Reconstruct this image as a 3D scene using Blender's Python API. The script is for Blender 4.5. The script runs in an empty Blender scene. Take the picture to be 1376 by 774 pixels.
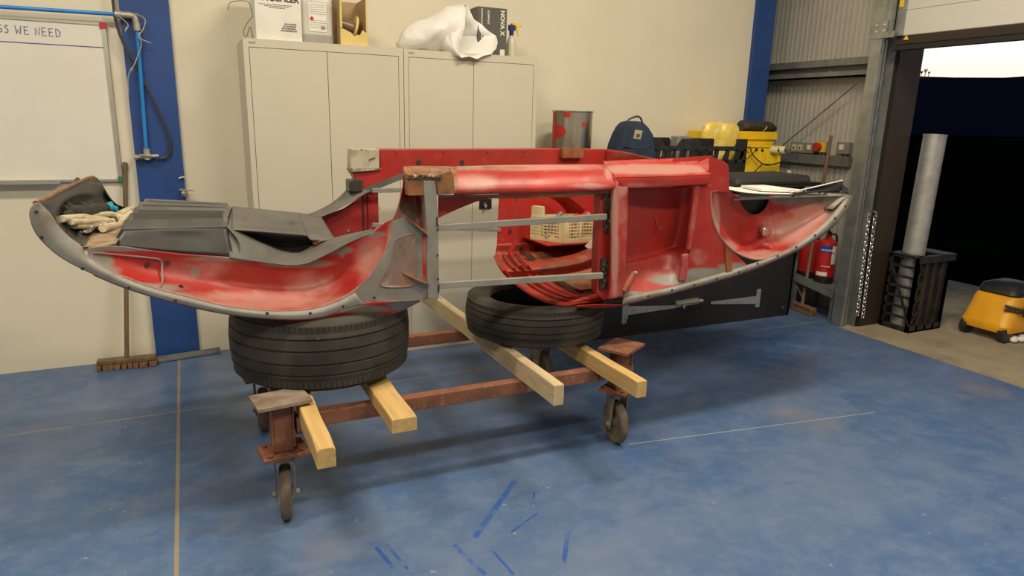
import bpy, math, random
from mathutils import Vector, Matrix, noise
PI = math.pi
random.seed(7)
scene = bpy.context.scene
COL = scene.collection

# ------------------------------------------------------------------ camera
F_PX, YAW, PITCH, ROLL = 914.72, 0.444533, 0.242394, 0.0253335
CAM = Vector((0.0, -4.68, 1.53))
def cam_axes():
    cy, sy, cp, sp = math.cos(YAW), math.sin(YAW), math.cos(PITCH), math.sin(PITCH)
    f = Vector((sy*cp, cy*cp, -sp)); r = Vector((cy, -sy, 0)); u = r.cross(f)
    c, s = math.cos(ROLL), math.sin(ROLL)
    return c*r + s*u, -s*r + c*u, f
AR, AU, AF = cam_axes()
cam = bpy.data.cameras.new('camera'); cam.sensor_width = 36; cam.lens = 36*F_PX/1376
cam.clip_end = 1000
camo = bpy.data.objects.new('camera', cam); COL.objects.link(camo)
camo.matrix_world = Matrix(((AR.x, AU.x, -AF.x, CAM.x), (AR.y, AU.y, -AF.y, CAM.y), (AR.z, AU.z, -AF.z, CAM.z), (0, 0, 0, 1)))
scene.camera = camo
def at(px, py, val, ax=1):
    """point of the place seen at (px, py) lying on the plane x/y/z = val"""
    d = AR*((px-688)/F_PX) - AU*((py-387)/F_PX) + AF
    return CAM + d*((val-CAM[ax])/d[ax])

# ------------------------------------------------------------------ view, world, lights
scene.view_settings.view_transform = 'Standard'
scene.view_settings.look = 'None'
scene.view_settings.gamma = 1
scene.view_settings.use_curve_mapping = False
scene.view_settings.exposure = 0.22
w = bpy.data.worlds.new('dusk_sky'); scene.world = w; w.use_nodes = True
nt = w.node_tree; bg = nt.nodes['Background']
tc = nt.nodes.new('ShaderNodeTexCoord'); sx = nt.nodes.new('ShaderNodeSeparateXYZ'); rp = nt.nodes.new('ShaderNodeValToRGB')
nt.links.new(tc.outputs['Generated'], sx.inputs[0]); nt.links.new(sx.outputs['Z'], rp.inputs[0]); nt.links.new(rp.outputs[0], bg.inputs[0])
e = rp.color_ramp.elements
e[0].position = 0.0; e[0].color = (0.9, 0.66, 0.52, 1)
e[1].position = 0.30; e[1].color = (0.02, 0.03, 0.07, 1)
for p_, c_ in ((0.07, (1.0, 0.78, 0.66, 1)), (0.085, (1.0, 0.86, 0.74, 1)), (0.14, (0.95, 0.93, 0.92, 1)), (0.17, (0.07, 0.09, 0.15, 1))):
    q = e.new(p_); q.color = c_
bg.inputs[1].default_value = 1.15

def area(name, loc, size, power, col=(1, 0.885, 0.685), rot=(0, 0, 0)):
    l = bpy.data.lights.new(name, 'AREA'); l.shape = 'RECTANGLE'; l.size = size[0]; l.size_y = size[1]
    l.energy = power; l.color = col
    o = bpy.data.objects.new(name, l); COL.objects.link(o); o.location = loc; o.rotation_euler = rot
    return o
area('ceiling_lamp', (2.4, -2.7, 4.2), (1.4, 0.35), 84)
area('ceiling_lamp', (-1.0, -2.6, 4.2), (1.4, 0.35), 66)
area('ceiling_lamp', (2.4, -5.2, 4.2), (1.4, 0.35), 90)
area('ceiling_lamp', (-1.0, -5.2, 4.2), (1.4, 0.35), 78)

# ------------------------------------------------------------------ materials
def new_mat(name):
    m = bpy.data.materials.new(name); m.use_nodes = True
    return m, m.node_tree, m.node_tree.nodes['Principled BSDF']
def N(nt, t, **k):
    n = nt.nodes.new(t)
    for a, b in k.items(): setattr(n, a, b)
    return n
def L(nt, a, b): nt.links.new(a, b)
def noise_fac(nt, scale, lo, hi, detail=4, coord=None, stretch=None, rough=0.55):
    n = N(nt, 'ShaderNodeTexNoise'); n.inputs['Scale'].default_value = scale; n.inputs['Detail'].default_value = detail
    n.inputs['Roughness'].default_value = rough
    c = coord
    if c is None:
        t = N(nt, 'ShaderNodeTexCoord'); c = t.outputs['Object']
    if stretch:
        mp = N(nt, 'ShaderNodeMapping'); mp.inputs['Scale'].default_value = stretch; L(nt, c, mp.inputs[0]); c = mp.outputs[0]
    L(nt, c, n.inputs['Vector'])
    r = N(nt, 'ShaderNodeMapRange'); r.inputs[1].default_value = lo; r.inputs[2].default_value = hi
    L(nt, n.outputs['Fac'], r.inputs[0])
    return r.outputs[0], n.outputs['Fac']
def mixc(nt, fac, a, b):
    m = N(nt, 'ShaderNodeMix', data_type='RGBA')
    for s, v in ((m.inputs[0], fac), (m.inputs[6], a), (m.inputs[7], b)):
        if hasattr(v, 'is_linked') or hasattr(v, 'links'): L(nt, v, s)
        elif isinstance(v, (int, float)): s.default_value = v
        else: s.default_value = (*v, 1)
    return m.outputs[2]
def math_(nt, op, a, b=None, clamp=False):
    m = N(nt, 'ShaderNodeMath', operation=op); m.use_clamp = clamp
    for s, v in ((m.inputs[0], a), (m.inputs[1], b)):
        if v is None: continue
        if hasattr(v, 'links'): L(nt, v, s)
        else: s.default_value = v
    return m.outputs[0]
def add_bump(nt, bs, h, strength=0.2, dist=0.01):
    b = N(nt, 'ShaderNodeBump'); b.inputs['Strength'].default_value = strength; b.inputs['Distance'].default_value = dist
    L(nt, h, b.inputs['Height']); L(nt, b.outputs[0], bs.inputs['Normal'])
def M(name, col, rough=0.6, metal=0.0, col2=None, scale=6, lo=0.45, hi=0.65, col3=None, scale3=40, lo3=0.6, hi3=0.7, bump=0, bscale=60, stretch=None, trans=0, coat=0, alpha=1):
    m, nt, bs = new_mat(name)
    bs.inputs['Roughness'].default_value = rough; bs.inputs['Metallic'].default_value = metal
    if coat: bs.inputs['Coat Weight'].default_value = coat
    c = None
    f, _ = noise_fac(nt, scale, lo, hi, stretch=stretch)
    c = mixc(nt, f, col, col2 if col2 else tuple(x*0.9 for x in col))
    if col3:
        f3, _ = noise_fac(nt, scale3, lo3, hi3, stretch=stretch); c = mixc(nt, f3, c, col3)
    L(nt, c, bs.inputs['Base Color'])
    if bump:
        _, h = noise_fac(nt, bscale, 0, 1, stretch=stretch); add_bump(nt, bs, h, bump, 0.01)
    if trans: bs.inputs['Transmission Weight'].default_value = trans
    if alpha < 1: bs.inputs['Alpha'].default_value = alpha
    return m

WALLC = (0.77, 0.71, 0.575)
m_wall = M('painted_plaster', WALLC, 0.75, col2=(0.74, 0.68, 0.55), scale=1.2, bump=0.03, bscale=200)
m_board = M('whiteboard_face', (0.80, 0.77, 0.70), 0.25, col2=(0.77, 0.74, 0.67), scale=2)
m_alu = M('aluminium', (0.62, 0.60, 0.56), 0.35, 0.8)
m_blue = M('blue_steel_paint', (0.018, 0.068, 0.265), 0.5, col2=(0.015, 0.057, 0.225), scale=4)
m_cab = M('grey_cabinet_steel', (0.625, 0.585, 0.475), 0.45, col2=(0.60, 0.56, 0.455), scale=1.5)
m_gap = M('black_rubber', (0.015, 0.015, 0.015), 0.7)
m_black = M('black_painted_board', (0.012, 0.012, 0.012), 0.55, col2=(0.02, 0.019, 0.018), scale=5)
m_blackpl = M('black_plastic', (0.016, 0.016, 0.017), 0.45, col2=(0.03, 0.029, 0.027), scale=12)
m_galv = M('galvanised_steel', (0.42, 0.43, 0.41), 0.42, 0.75, col2=(0.30, 0.32, 0.31), scale=9, lo=0.35, hi=0.65)
m_galvd = M('dull_galvanised_steel', (0.30, 0.31, 0.29), 0.55, 0.5, col2=(0.20, 0.21, 0.20), scale=9, lo=0.35, hi=0.65)
m_brown = M('brown_flashing', (0.035, 0.022, 0.015), 0.5, col2=(0.03, 0.019, 0.013), scale=3)
m_wood = M('pine_timber', (0.62, 0.42, 0.17), 0.65, col2=(0.50, 0.31, 0.11), scale=5, lo=0.35, hi=0.7, col3=(0.28, 0.16, 0.06), scale3=9, lo3=0.62, hi3=0.75, stretch=(9, 0.7, 9), bump=0.1, bscale=40)
m_woodw = M('weathered_timber', (0.60, 0.47, 0.28), 0.7, col2=(0.47, 0.36, 0.22), scale=5, lo=0.35, hi=0.7, col3=(0.20, 0.14, 0.08), scale3=8, lo3=0.6, hi3=0.72, stretch=(9, 0.8, 9), bump=0.1, bscale=40)
m_handle = M('old_wooden_handle', (0.20, 0.13, 0.075), 0.7, col2=(0.13, 0.085, 0.05), scale=8, stretch=(4, 4, 0.6))
m_bristle = M('brown_bristles', (0.22, 0.12, 0.06), 0.9, col2=(0.12, 0.065, 0.03), scale=60, bump=0.5, bscale=150)
m_rust = M('rusty_red_oxide_steel', (0.22, 0.085, 0.045), 0.75, col2=(0.15, 0.06, 0.035), scale=9, col3=(0.33, 0.15, 0.07), scale3=25, lo3=0.55, hi3=0.75, bump=0.2, bscale=90)
m_dusty = M('dusty_steel_plate', (0.27, 0.22, 0.17), 0.75, 0.1, col2=(0.18, 0.12, 0.09), scale=10, col3=(0.30, 0.13, 0.06), scale3=20, lo3=0.6, hi3=0.75)
m_wheel = M('worn_rubber_wheel', (0.15, 0.115, 0.08), 0.85, col2=(0.09, 0.07, 0.05), scale=14, bump=0.2, bscale=60)
m_tube = M('bare_square_tube', (0.33, 0.31, 0.27), 0.5, 0.35, col2=(0.26, 0.25, 0.22), scale=10)
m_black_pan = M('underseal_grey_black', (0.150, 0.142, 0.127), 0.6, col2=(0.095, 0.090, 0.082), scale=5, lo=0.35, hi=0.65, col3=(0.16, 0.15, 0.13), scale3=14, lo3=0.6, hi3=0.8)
m_pan_dark = M('black_underseal_and_rib_shade', (0.022, 0.022, 0.022), 0.4, col2=(0.045, 0.044, 0.042), scale=7, lo=0.4, hi=0.75)
m_gloss = M('glossy_black_paint', (0.014, 0.014, 0.014), 0.22, col2=(0.04, 0.037, 0.033), scale=6)
m_tray = M('dusty_brown_tray', (0.34, 0.24, 0.15), 0.8, col2=(0.22, 0.14, 0.085), scale=18, bump=0.2)
m_weld = M('scorched_weld_steel', (0.10, 0.085, 0.065), 0.4, 0.6, col2=(0.30, 0.27, 0.22), scale=30, lo=0.5, hi=0.7)
m_chrome = M('polished_metal', (0.75, 0.73, 0.68), 0.18, 1.0)
m_steel = M('zinc_hinge', (0.45, 0.47, 0.48), 0.4, 0.6)
m_yellow = M('yellow_plastic', (0.85, 0.58, 0.02), 0.4, col2=(0.78, 0.50, 0.02), scale=7)
m_yellow2 = M('amber_plastic', (0.85, 0.40, 0.015), 0.4)
m_palel = M('pale_yellow_film', (0.82, 0.60, 0.10), 0.25, col2=(0.88, 0.76, 0.36), scale=14, lo=0.5, hi=0.7, bump=0.3, bscale=25)
m_white = M('white_paper', (0.84, 0.81, 0.74), 0.6)
m_whitep = M('white_sack_plastic', (0.80, 0.79, 0.76), 0.45, col2=(0.76, 0.74, 0.70), scale=6, bump=0.25, bscale=9)
m_cloth = M('cream_cloth', (0.62, 0.54, 0.38), 0.9, col2=(0.48, 0.40, 0.27), scale=14, bump=0.4, bscale=60)
m_glove = M('black_glove_fabric', (0.03, 0.027, 0.024), 0.8, col2=(0.06, 0.05, 0.045), scale=25, bump=0.4, bscale=80)
m_cyan = M('cyan_cuff', (0.02, 0.35, 0.50), 0.6)
m_navy = M('navy_canvas', (0.017, 0.033, 0.072), 0.85, col2=(0.011, 0.021, 0.045), scale=8, bump=0.3, bscale=120)
m_beige = M('beige_patch', (0.62, 0.55, 0.40), 0.8)
m_tin = M('scratched_tinplate', (0.55, 0.54, 0.50), 0.28, 0.95, col2=(0.42, 0.41, 0.38), scale=6, stretch=(6, 6, 0.8), lo=0.4, hi=0.65)
m_redpaint = M('red_drip', (0.55, 0.03, 0.025), 0.35)
m_card = M('brown_cardboard', (0.45, 0.31, 0.16), 0.8, col2=(0.40, 0.27, 0.13), scale=6)
m_cardy = M('yellow_cardboard', (0.78, 0.60, 0.22), 0.7, col2=(0.72, 0.54, 0.18), scale=8)
m_jerry = M('translucent_can', (0.66, 0.64, 0.58), 0.3, col2=(0.60, 0.58, 0.53), scale=3)
m_liquid = M('liquid_level_can', (0.42, 0.42, 0.39), 0.25)
m_reel = M('brown_film_reel', (0.19, 0.12, 0.07), 0.3)
m_bluepipe = M('blue_air_pipe', (0.02, 0.24, 0.72), 0.35)
m_brass = M('dull_fitting', (0.42, 0.38, 0.30), 0.5, 0.5, col2=(0.55, 0.52, 0.45), scale=25)
m_hose = M('dark_rubber_hose', (0.045, 0.042, 0.04), 0.5)
m_crate = M('cream_plastic_crate', (0.66, 0.58, 0.34), 0.55, col2=(0.56, 0.48, 0.27), scale=8)
m_extred = M('extinguisher_red', (0.50, 0.02, 0.02), 0.3)
m_label_blue = M('blue_label', (0.02, 0.05, 0.35), 0.5)
m_ink = M('ink_black', (0.03, 0.03, 0.03), 0.6)
m_inkblue = M('blue_marker', (0.10, 0.16, 0.42), 0.6)
m_inkpur = M('purple_marker', (0.08, 0.05, 0.35), 0.6)
m_red = M('red_cap', (0.50, 0.03, 0.03), 0.5)
m_green = M('green_cap', (0.02, 0.25, 0.08), 0.5)
m_darkgrey = M('dark_grey_carton', (0.10, 0.095, 0.085), 0.5)
m_spray_blue = M('navy_trigger', (0.02, 0.03, 0.16), 0.4)
m_clearb = M('clear_bottle', (0.62, 0.56, 0.44), 0.3)
m_greybox = M('grey_switch_box', (0.33, 0.31, 0.27), 0.5, 0.3)
m_pipe = M('galvanised_duct', (0.50, 0.50, 0.48), 0.45, 0.6, col2=(0.38, 0.38, 0.36), scale=14, lo=0.35, hi=0.7)
m_hill = M('distant_hill', (0.012, 0.019, 0.040), 1.0)
m_tarmac = M('dark_tarmac', (0.007, 0.0065, 0.006), 0.95)
m_grass = M('dark_grass', (0.006, 0.012, 0.004), 0.95)
for m_ in (m_hill, m_tarmac, m_grass): m_.node_tree.nodes['Principled BSDF'].inputs['Specular IOR Level'].default_value = 0
m_concrete = M('worn_concrete', (0.36, 0.30, 0.20), 0.85, col2=(0.27, 0.23, 0.15), scale=3, col3=(0.16, 0.13, 0.08), scale3=8, lo3=0.62, hi3=0.75, bump=0.15)

# black ground tyre rubber
def tyre_mat():
    m, nt, bs = new_mat('tyre_rubber')
    f, _ = noise_fac(nt, 5, 0.4, 0.7); c = mixc(nt, f, (0.022, 0.020, 0.016), (0.058, 0.050, 0.038))
    f2, _ = noise_fac(nt, 60, 0.68, 0.74); c = mixc(nt, f2, c, (0.11, 0.095, 0.07))
    L(nt, c, bs.inputs['Base Color']); bs.inputs['Roughness'].default_value = 0.75
    _, h = noise_fac(nt, 120, 0, 1); add_bump(nt, bs, h, 0.15, 0.005)
    return m
m_tyre = tyre_mat()

# painted car steel: attribute 'coat' = (primer, rust, pale sanding and painted light)
def body_mat(name, red, rough=0.33):
    m, nt, bs = new_mat(name)
    a = N(nt, 'ShaderNodeAttribute'); a.attribute_name = 'coat'
    s = N(nt, 'ShaderNodeSeparateColor'); L(nt, a.outputs['Color'], s.inputs[0])
    def fac(ch, scale, amp=0.7, soft=0.22):
        _, n = noise_fac(nt, scale, 0, 1, detail=9, rough=0.68)
        v = math_(nt, 'ADD', s.outputs[ch], math_(nt, 'MULTIPLY', math_(nt, 'SUBTRACT', n, 0.5), amp))
        r = N(nt, 'ShaderNodeMapRange'); r.interpolation_type = 'SMOOTHSTEP'
        r.inputs[1].default_value = 0.5-soft; r.inputs[2].default_value = 0.5+soft; L(nt, v, r.inputs[0])
        return r.outputs[0]
    f0, _ = noise_fac(nt, 4, 0.35, 0.7)
    c = mixc(nt, f0, red, tuple(x*0.74 for x in red))
    fd, _ = noise_fac(nt, 22, 0.60, 0.78); c = mixc(nt, math_(nt, 'MULTIPLY', fd, 0.35), c, (0.30, 0.12, 0.09))
    fe, _ = noise_fac(nt, 3.2, 0.48, 0.80, detail=9, rough=0.75, stretch=(1, 1, 0.45)); c = mixc(nt, math_(nt, 'MULTIPLY', fe, 0.45), c, (0.24, 0.075, 0.055))
    fh, _ = noise_fac(nt, 55, 0.70, 0.76); c = mixc(nt, math_(nt, 'MULTIPLY', fh, 0.4), c, (0.10, 0.03, 0.02))
    c = mixc(nt, math_(nt, 'MULTIPLY', fac(2, 9, 1.1, 0.33), 0.60), c, (0.52, 0.33, 0.28))
    fg, _ = noise_fac(nt, 8, 0.35, 0.7); grey = mixc(nt, fg, (0.265, 0.26, 0.235), (0.19, 0.165, 0.135))
    c = mixc(nt, fac(0, 8), c, grey)
    fr, _ = noise_fac(nt, 16, 0.4, 0.65); rust = mixc(nt, fr, (0.30, 0.13, 0.05), (0.13, 0.065, 0.035))
    c = mixc(nt, fac(1, 14), c, rust)
    L(nt, c, bs.inputs['Base Color']); bs.inputs['Roughness'].default_value = rough
    bs.inputs['Metallic'].default_value = 0.0
    rr, _ = noise_fac(nt, 7, 0.3, 0.75); mr = N(nt, 'ShaderNodeMapRange'); mr.inputs[3].default_value = rough-0.03; mr.inputs[4].default_value = rough+0.25
    L(nt, rr, mr.inputs[0]); L(nt, mr.outputs[0], bs.inputs['Roughness'])
    _, h = noise_fac(nt, 7, 0, 1, detail=2); add_bump(nt, bs, h, 0.22, 0.02)
    return m
RED = (0.44, 0.026, 0.019)
m_body = body_mat('worn_red_car_paint', RED)
m_body_in = body_mat('inner_red_car_paint', (0.46, 0.018, 0.015), 0.45)

def floor_mat():
    m, nt, bs = new_mat('blue_resin_floor')
    g = N(nt, 'ShaderNodeNewGeometry'); P = g.outputs['Position']
    f1, _ = noise_fac(nt, 0.9, 0.35, 0.68, coord=P, detail=6); c = mixc(nt, f1, (0.042, 0.112, 0.275), (0.118, 0.172, 0.295))
    f2, _ = noise_fac(nt, 4.5, 0.45, 0.75, coord=P, detail=8, rough=0.7); c = mixc(nt, math_(nt, 'MULTIPLY', f2, 0.6), c, (0.150, 0.210, 0.35))
    f2b, _ = noise_fac(nt, 3.1, 0.55, 0.72, coord=P, detail=8, rough=0.72, stretch=(1.0, 2.2, 1)); c = mixc(nt, math_(nt, 'MULTIPLY', f2b, 0.6), c, (0.024, 0.088, 0.28))
    f3, _ = noise_fac(nt, 1.3, 0.60, 0.76, coord=P, detail=4, stretch=(1, 1.2, 1)); c = mixc(nt, math_(nt, 'MULTIPLY', f3, 0.6), c, (0.23, 0.20, 0.20))
    f5, _ = noise_fac(nt, 9, 0.45, 0.8, coord=P, detail=10, rough=0.8); c = mixc(nt, math_(nt, 'MULTIPLY', f5, 0.45), c, (0.19, 0.235, 0.33))
    f4, _ = noise_fac(nt, 22, 0.70, 0.74, coord=P, detail=3); c = mixc(nt, math_(nt, 'MULTIPLY', f4, 0.5), c, (0.42, 0.40, 0.36))
    sp = N(nt, 'ShaderNodeSeparateXYZ'); L(nt, P, sp.inputs[0])
    def line(axis_out, pos, wd, col, c, brk=None):
        d = math_(nt, 'ABSOLUTE', math_(nt, 'SUBTRACT', axis_out, pos))
        k = math_(nt, 'LESS_THAN', d, wd)
        if brk: k = math_(nt, 'MULTIPLY', k, brk)
        return mixc(nt, k, c, col)
    fb, _ = noise_fac(nt, 5, 0.32, 0.5, coord=P)
    c = line(sp.outputs['X'], -0.145, 0.0075, (0.30, 0.25, 0.17), c)
    c = line(sp.outputs['Y'], -0.952, 0.005, (0.30, 0.26, 0.18), c, fb)
    # the two long scratches by the right castor
    v = math_(nt, 'ADD', sp.outputs['Y'], math_(nt, 'MULTIPLY', sp.outputs['X'], 0.135))
    inx = math_(nt, 'MULTIPLY', math_(nt, 'GREATER_THAN', sp.outputs['X'], 1.85), math_(nt, 'LESS_THAN', sp.outputs['X'], 3.35))
    c = line(v, -1.923, 0.0028, (0.36, 0.36, 0.34), c, inx)
    # clean blue drag marks
    def drag(x0, y0, x1, y1, wd, c, col=(0.014, 0.085, 0.36)):
        dx, dy = x1-x0, y1-y0; ln = math.hypot(dx, dy); dx /= ln; dy /= ln
        X = math_(nt, 'SUBTRACT', sp.outputs['X'], x0); Y = math_(nt, 'SUBTRACT', sp.outputs['Y'], y0)
        t = math_(nt, 'ADD', math_(nt, 'MULTIPLY', X, dx), math_(nt, 'MULTIPLY', Y, dy))
        s = math_(nt, 'ABSOLUTE', math_(nt, 'SUBTRACT', math_(nt, 'MULTIPLY', X, dy), math_(nt, 'MULTIPLY', Y, dx)))
        k = math_(nt, 'MULTIPLY', math_(nt, 'MULTIPLY', math_(nt, 'GREATER_THAN', t, 0), math_(nt, 'LESS_THAN', t, ln)), math_(nt, 'LESS_THAN', s, wd))
        fbk, _ = noise_fac(nt, 18, 0.38, 0.52, coord=P)
        return mixc(nt, math_(nt, 'MULTIPLY', math_(nt, 'MULTIPLY', k, fbk), 0.8), c, col)
    for (a, b, c2, d, wd) in ((638, 722, 692, 645, .012), (687, 715, 722, 690, .006), (757, 758, 764, 712, .009), (716, 678, 718, 662, .005),
                              (505, 735, 530, 765, .008), (520, 732, 548, 765, .006), (610, 732, 652, 772, .009), (660, 738, 690, 772, .006)):
        p0, p1 = at(a, b, 0, 2), at(c2, d, 0, 2); c = drag(p0.x, p0.y, p1.x, p1.y, wd, c)
    L(nt, c, bs.inputs['Base Color'])
    fr, _ = noise_fac(nt, 3, 0.3, 0.7, coord=P, detail=6); mr = N(nt, 'ShaderNodeMapRange'); mr.inputs[3].default_value = 0.30; mr.inputs[4].default_value = 0.48
    L(nt, fr, mr.inputs[0]); L(nt, mr.outputs[0], bs.inputs['Roughness'])
    _, h = noise_fac(nt, 30, 0, 1, coord=P); add_bump(nt, bs, h, 0.04, 0.01)
    return m
m_floor = floor_mat()

# ------------------------------------------------------------------ mesh builder
def V(*a): return Vector(a)
class MB:
    def __init__(s): s.v = []; s.f = []; s.mi = []; s.c = []
    def add(s, vs, fs, mi=0, coat=(0, 0, 0)):
        b = len(s.v); s.v += [Vector(p) for p in vs]; s.f += [[b+i for i in f] for f in fs]; s.mi += [mi]*len(fs)
        s.c += (coat if isinstance(coat, list) else [coat]*len(vs)); return s
    def box(s, lo, hi, mi=0, coat=(0, 0, 0), bev=0):
        (x0, y0, z0), (x1, y1, z1) = lo, hi
        if bev:
            b = bev; vs = []; fs = []
            # rounded box via prism in the largest axis: bevel vertical edges plus top/bottom insets
            xs = [(x0+b, y0), (x1-b, y0), (x1, y0+b), (x1, y1-b), (x1-b, y1), (x0+b, y1), (x0, y1-b), (x0, y0+b)]
            cx, cy = (x0+x1)/2, (y0+y1)/2
            def ins(p, k): return (p[0]+(k if p[0] < cx else -k), p[1]+(k if p[1] < cy else -k))
            rings = [(z0, b*0.6), (z0+b*0.6, 0), (z1-b*0.6, 0), (z1, b*0.6)]
            for z, k in rings: vs += [(*ins(p, k), z) for p in xs]
            for r in range(3):
                for i in range(8): fs.append([r*8+i, r*8+(i+1) % 8, r*8+8+(i+1) % 8, r*8+8+i])
            fs.append(list(range(7, -1, -1))); fs.append([24+i for i in range(8)])
            return s.add(vs, fs, mi, coat)
        vs = [(x, y, z) for z in (z0, z1) for y in (y0, y1) for x in (x0, x1)]
        return s.add(vs, [[0, 2, 3, 1], [4, 5, 7, 6], [0, 1, 5, 4], [2, 6, 7, 3], [0, 4, 6, 2], [1, 3, 7, 5]], mi, coat)
    def obox(s, c, ax, half, mi=0, coat=(0, 0, 0)):
        c = Vector(c); a, b, d = [Vector(q).normalized()*h for q, h in zip(ax, half)]
        vs = [c+a*i+b*j+d*k for k in (-1, 1) for j in (-1, 1) for i in (-1, 1)]
        return s.add(vs, [[0, 2, 3, 1], [4, 5, 7, 6], [0, 1, 5, 4], [2, 6, 7, 3], [0, 4, 6, 2], [1, 3, 7, 5]], mi, coat)
    def bar(s, p, q, w, h, up=(0, 0, 1), mi=0, coat=(0, 0, 0)):
        p, q = Vector(p), Vector(q); d = (q-p); ln = d.length; d.normalize()
        sd = d.cross(Vector(up)).normalized(); u = sd.cross(d)
        return s.obox((p+q)/2, (d, sd, u), (ln/2, w/2, h/2), mi, coat)
    def prism(s, pts, d, mi=0, coat=(0, 0, 0)):
        pts = [Vector(p) for p in pts]; d = Vector(d); n = len(pts)
        vs = pts+[p+d for p in pts]
        fs = [list(range(n)), list(range(2*n-1, n-1, -1))]+[[i, i+n, (i+1) % n+n, (i+1) % n] for i in range(n)]
        return s.add(vs, fs, mi, coat)
    def tube(s, pts, r, mi=0, n=8, closed=False, coat=(0, 0, 0), sub=0):
        pts = [Vector(p) for p in pts]
        if sub: pts = spline(pts, sub, closed)
        m = len(pts); rs = r if isinstance(r, list) else [r]*m
        vs = []; prev = None
        for i in range(m):
            a = pts[(i-1) % m] if (closed or i) else pts[0]; b = pts[(i+1) % m] if (closed or i < m-1) else pts[-1]
            t = (b-a).normalized()
            if prev is None: u = t.orthogonal().normalized()
            else:
                u = prev - t*prev.dot(t)
                u = u.normalized() if u.length > 1e-6 else t.orthogonal().normalized()
            prev = u; w_ = t.cross(u); rr = rs[min(i*len(rs)//m, len(rs)-1)] if len(rs) != m else rs[i]
            vs += [pts[i]+(u*math.cos(2*PI*k/n)+w_*math.sin(2*PI*k/n))*rr for k in range(n)]
        fs = []
        for i in range(m if closed else m-1):
            j = (i+1) % m
            for k in range(n): fs.append([i*n+k, i*n+(k+1) % n, j*n+(k+1) % n, j*n+k])
        if not closed: fs.append(list(range(n-1, -1, -1))); fs.append([(m-1)*n+k for k in range(n)])
        return s.add(vs, fs, mi, coat)
    def cyl(s, p, q, r, mi=0, n=24, r2=None, coat=(0, 0, 0)):
        return s.tube([p, q], [r, r if r2 is None else r2], mi, n, coat=coat)
    def lathe(s, prof, c, axis=(0, 0, 1), mi=0, n=32, mis=None, a0=0, coat=(0, 0, 0)):
        ax = Vector(axis).normalized(); u = V(1, 0, 0) if abs(ax.z) > 0.9 else ax.orthogonal().normalized(); w_ = ax.cross(u); c = Vector(c)
        vs = [c+ax*z+(u*math.cos(2*PI*k/n)+w_*math.sin(2*PI*k/n))*max(r, 1e-4) for r, z in prof for k in range(n)]
        b = len(s.v)
        for i in range(len(prof)-1):
            pass
        fs = []; ms = []
        for i in range(len(prof)-1):
            for k in range(n):
                fs.append([i*n+k, i*n+(k+1) % n, (i+1)*n+(k+1) % n, (i+1)*n+k]); ms.append(mis[i] if mis else mi)
        s.add(vs, fs, mi, coat); s.mi[-len(fs):] = ms
        return s
    def ball(s, c, r, mi=0, n=16, m=10, coat=(0, 0, 0), rot=None):
        c = Vector(c); r = r if isinstance(r, (tuple, list)) else (r, r, r); vs = []
        for i in range(m+1):
            a = PI*i/m
            for k in range(n):
                p = V(r[0]*math.sin(a)*math.cos(2*PI*k/n), r[1]*math.sin(a)*math.sin(2*PI*k/n), r[2]*math.cos(a))
                if rot: p = rot @ p
                vs.append(c+p)
        fs = [[i*n+k, (i+1)*n+k, (i+1)*n+(k+1) % n, i*n+(k+1) % n] for i in range(m) for k in range(n)]
        return s.add(vs, fs, mi, coat)
    def loft(s, rings, mi=0, cap=True, closed=True, coat=(0, 0, 0)):
        n = len(rings[0]); vs = [p for r in rings for p in r]; fs = []
        for i in range(len(rings)-1):
            for k in range(n if closed else n-1): fs.append([i*n+k, i*n+(k+1) % n, (i+1)*n+(k+1) % n, (i+1)*n+k])
        if cap and closed: fs.append(list(range(n-1, -1, -1))); fs.append([(len(rings)-1)*n+k for k in range(n)])
        return s.add(vs, fs, mi, coat)
    def grid(s, rows, nu, nv, mi=0, coat=None, deform=None, mirror=None):
        """rows of control points (px, py, Y); smooth surface through them"""
        R_ = [spline([Vector(p) for p in r], None, False, nu) for r in rows]
        cols = [spline([r[i] for r in R_], None, False, nv) for i in range(nu)]
        vs = []; cs = []
        for j in range(nv):
            for i in range(nu):
                q = cols[i][j]; u, v = i/(nu-1), j/(nv-1)
                y = q.z + (deform(u, v, q.x, q.y) if deform else 0)
                p = at(q.x, q.y, y)
                if mirror is not None: p.y = 2*mirror-p.y
                vs.append(p); cs.append(coat(q.x, q.y, u, v) if coat else (0, 0, 0))
        fs = [[j*nu+i, j*nu+i+1, (j+1)*nu+i+1, (j+1)*nu+i] for j in range(nv-1) for i in range(nu-1)]
        return s.add(vs, fs, mi, cs)
    def wgrid(s, rows, nu, nv, mi=0, coat=(0, 0, 0)):
        """same through world points"""
        R_ = [spline([Vector(p) for p in r], None, False, nu) for r in rows]
        cols = [spline([r[i] for r in R_], None, False, nv) for i in range(nu)]
        vs = [cols[i][j] for j in range(nv) for i in range(nu)]
        fs = [[j*nu+i, j*nu+i+1, (j+1)*nu+i+1, (j+1)*nu+i] for j in range(nv-1) for i in range(nu-1)]
        return s.add(vs, fs, mi, coat)
    def build(s, name, mats, parent=None, smooth=True, thick=0, ang=35, bevel=0):
        me = bpy.data.meshes.new(name)
        if not isinstance(mats, (list, tuple)): mats = [mats]
        if parent is not None: off = Vector(ORG[parent.name])
        else:
            xs = [p.x for p in s.v]; ys = [p.y for p in s.v]; zs = [p.z for p in s.v]
            off = V((min(xs)+max(xs))/2, (min(ys)+max(ys))/2, min(zs))
        me.from_pydata([p-off for p in s.v], [], s.f)
        for m in mats: me.materials.append(m)
        me.polygons.foreach_set('material_index', s.mi)
        a = me.color_attributes.new('coat', 'FLOAT_COLOR', 'POINT')
        a.data.foreach_set('color', [x for c in s.c for x in (*c, 1.0)])
        me.update()
        import bmesh
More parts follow.
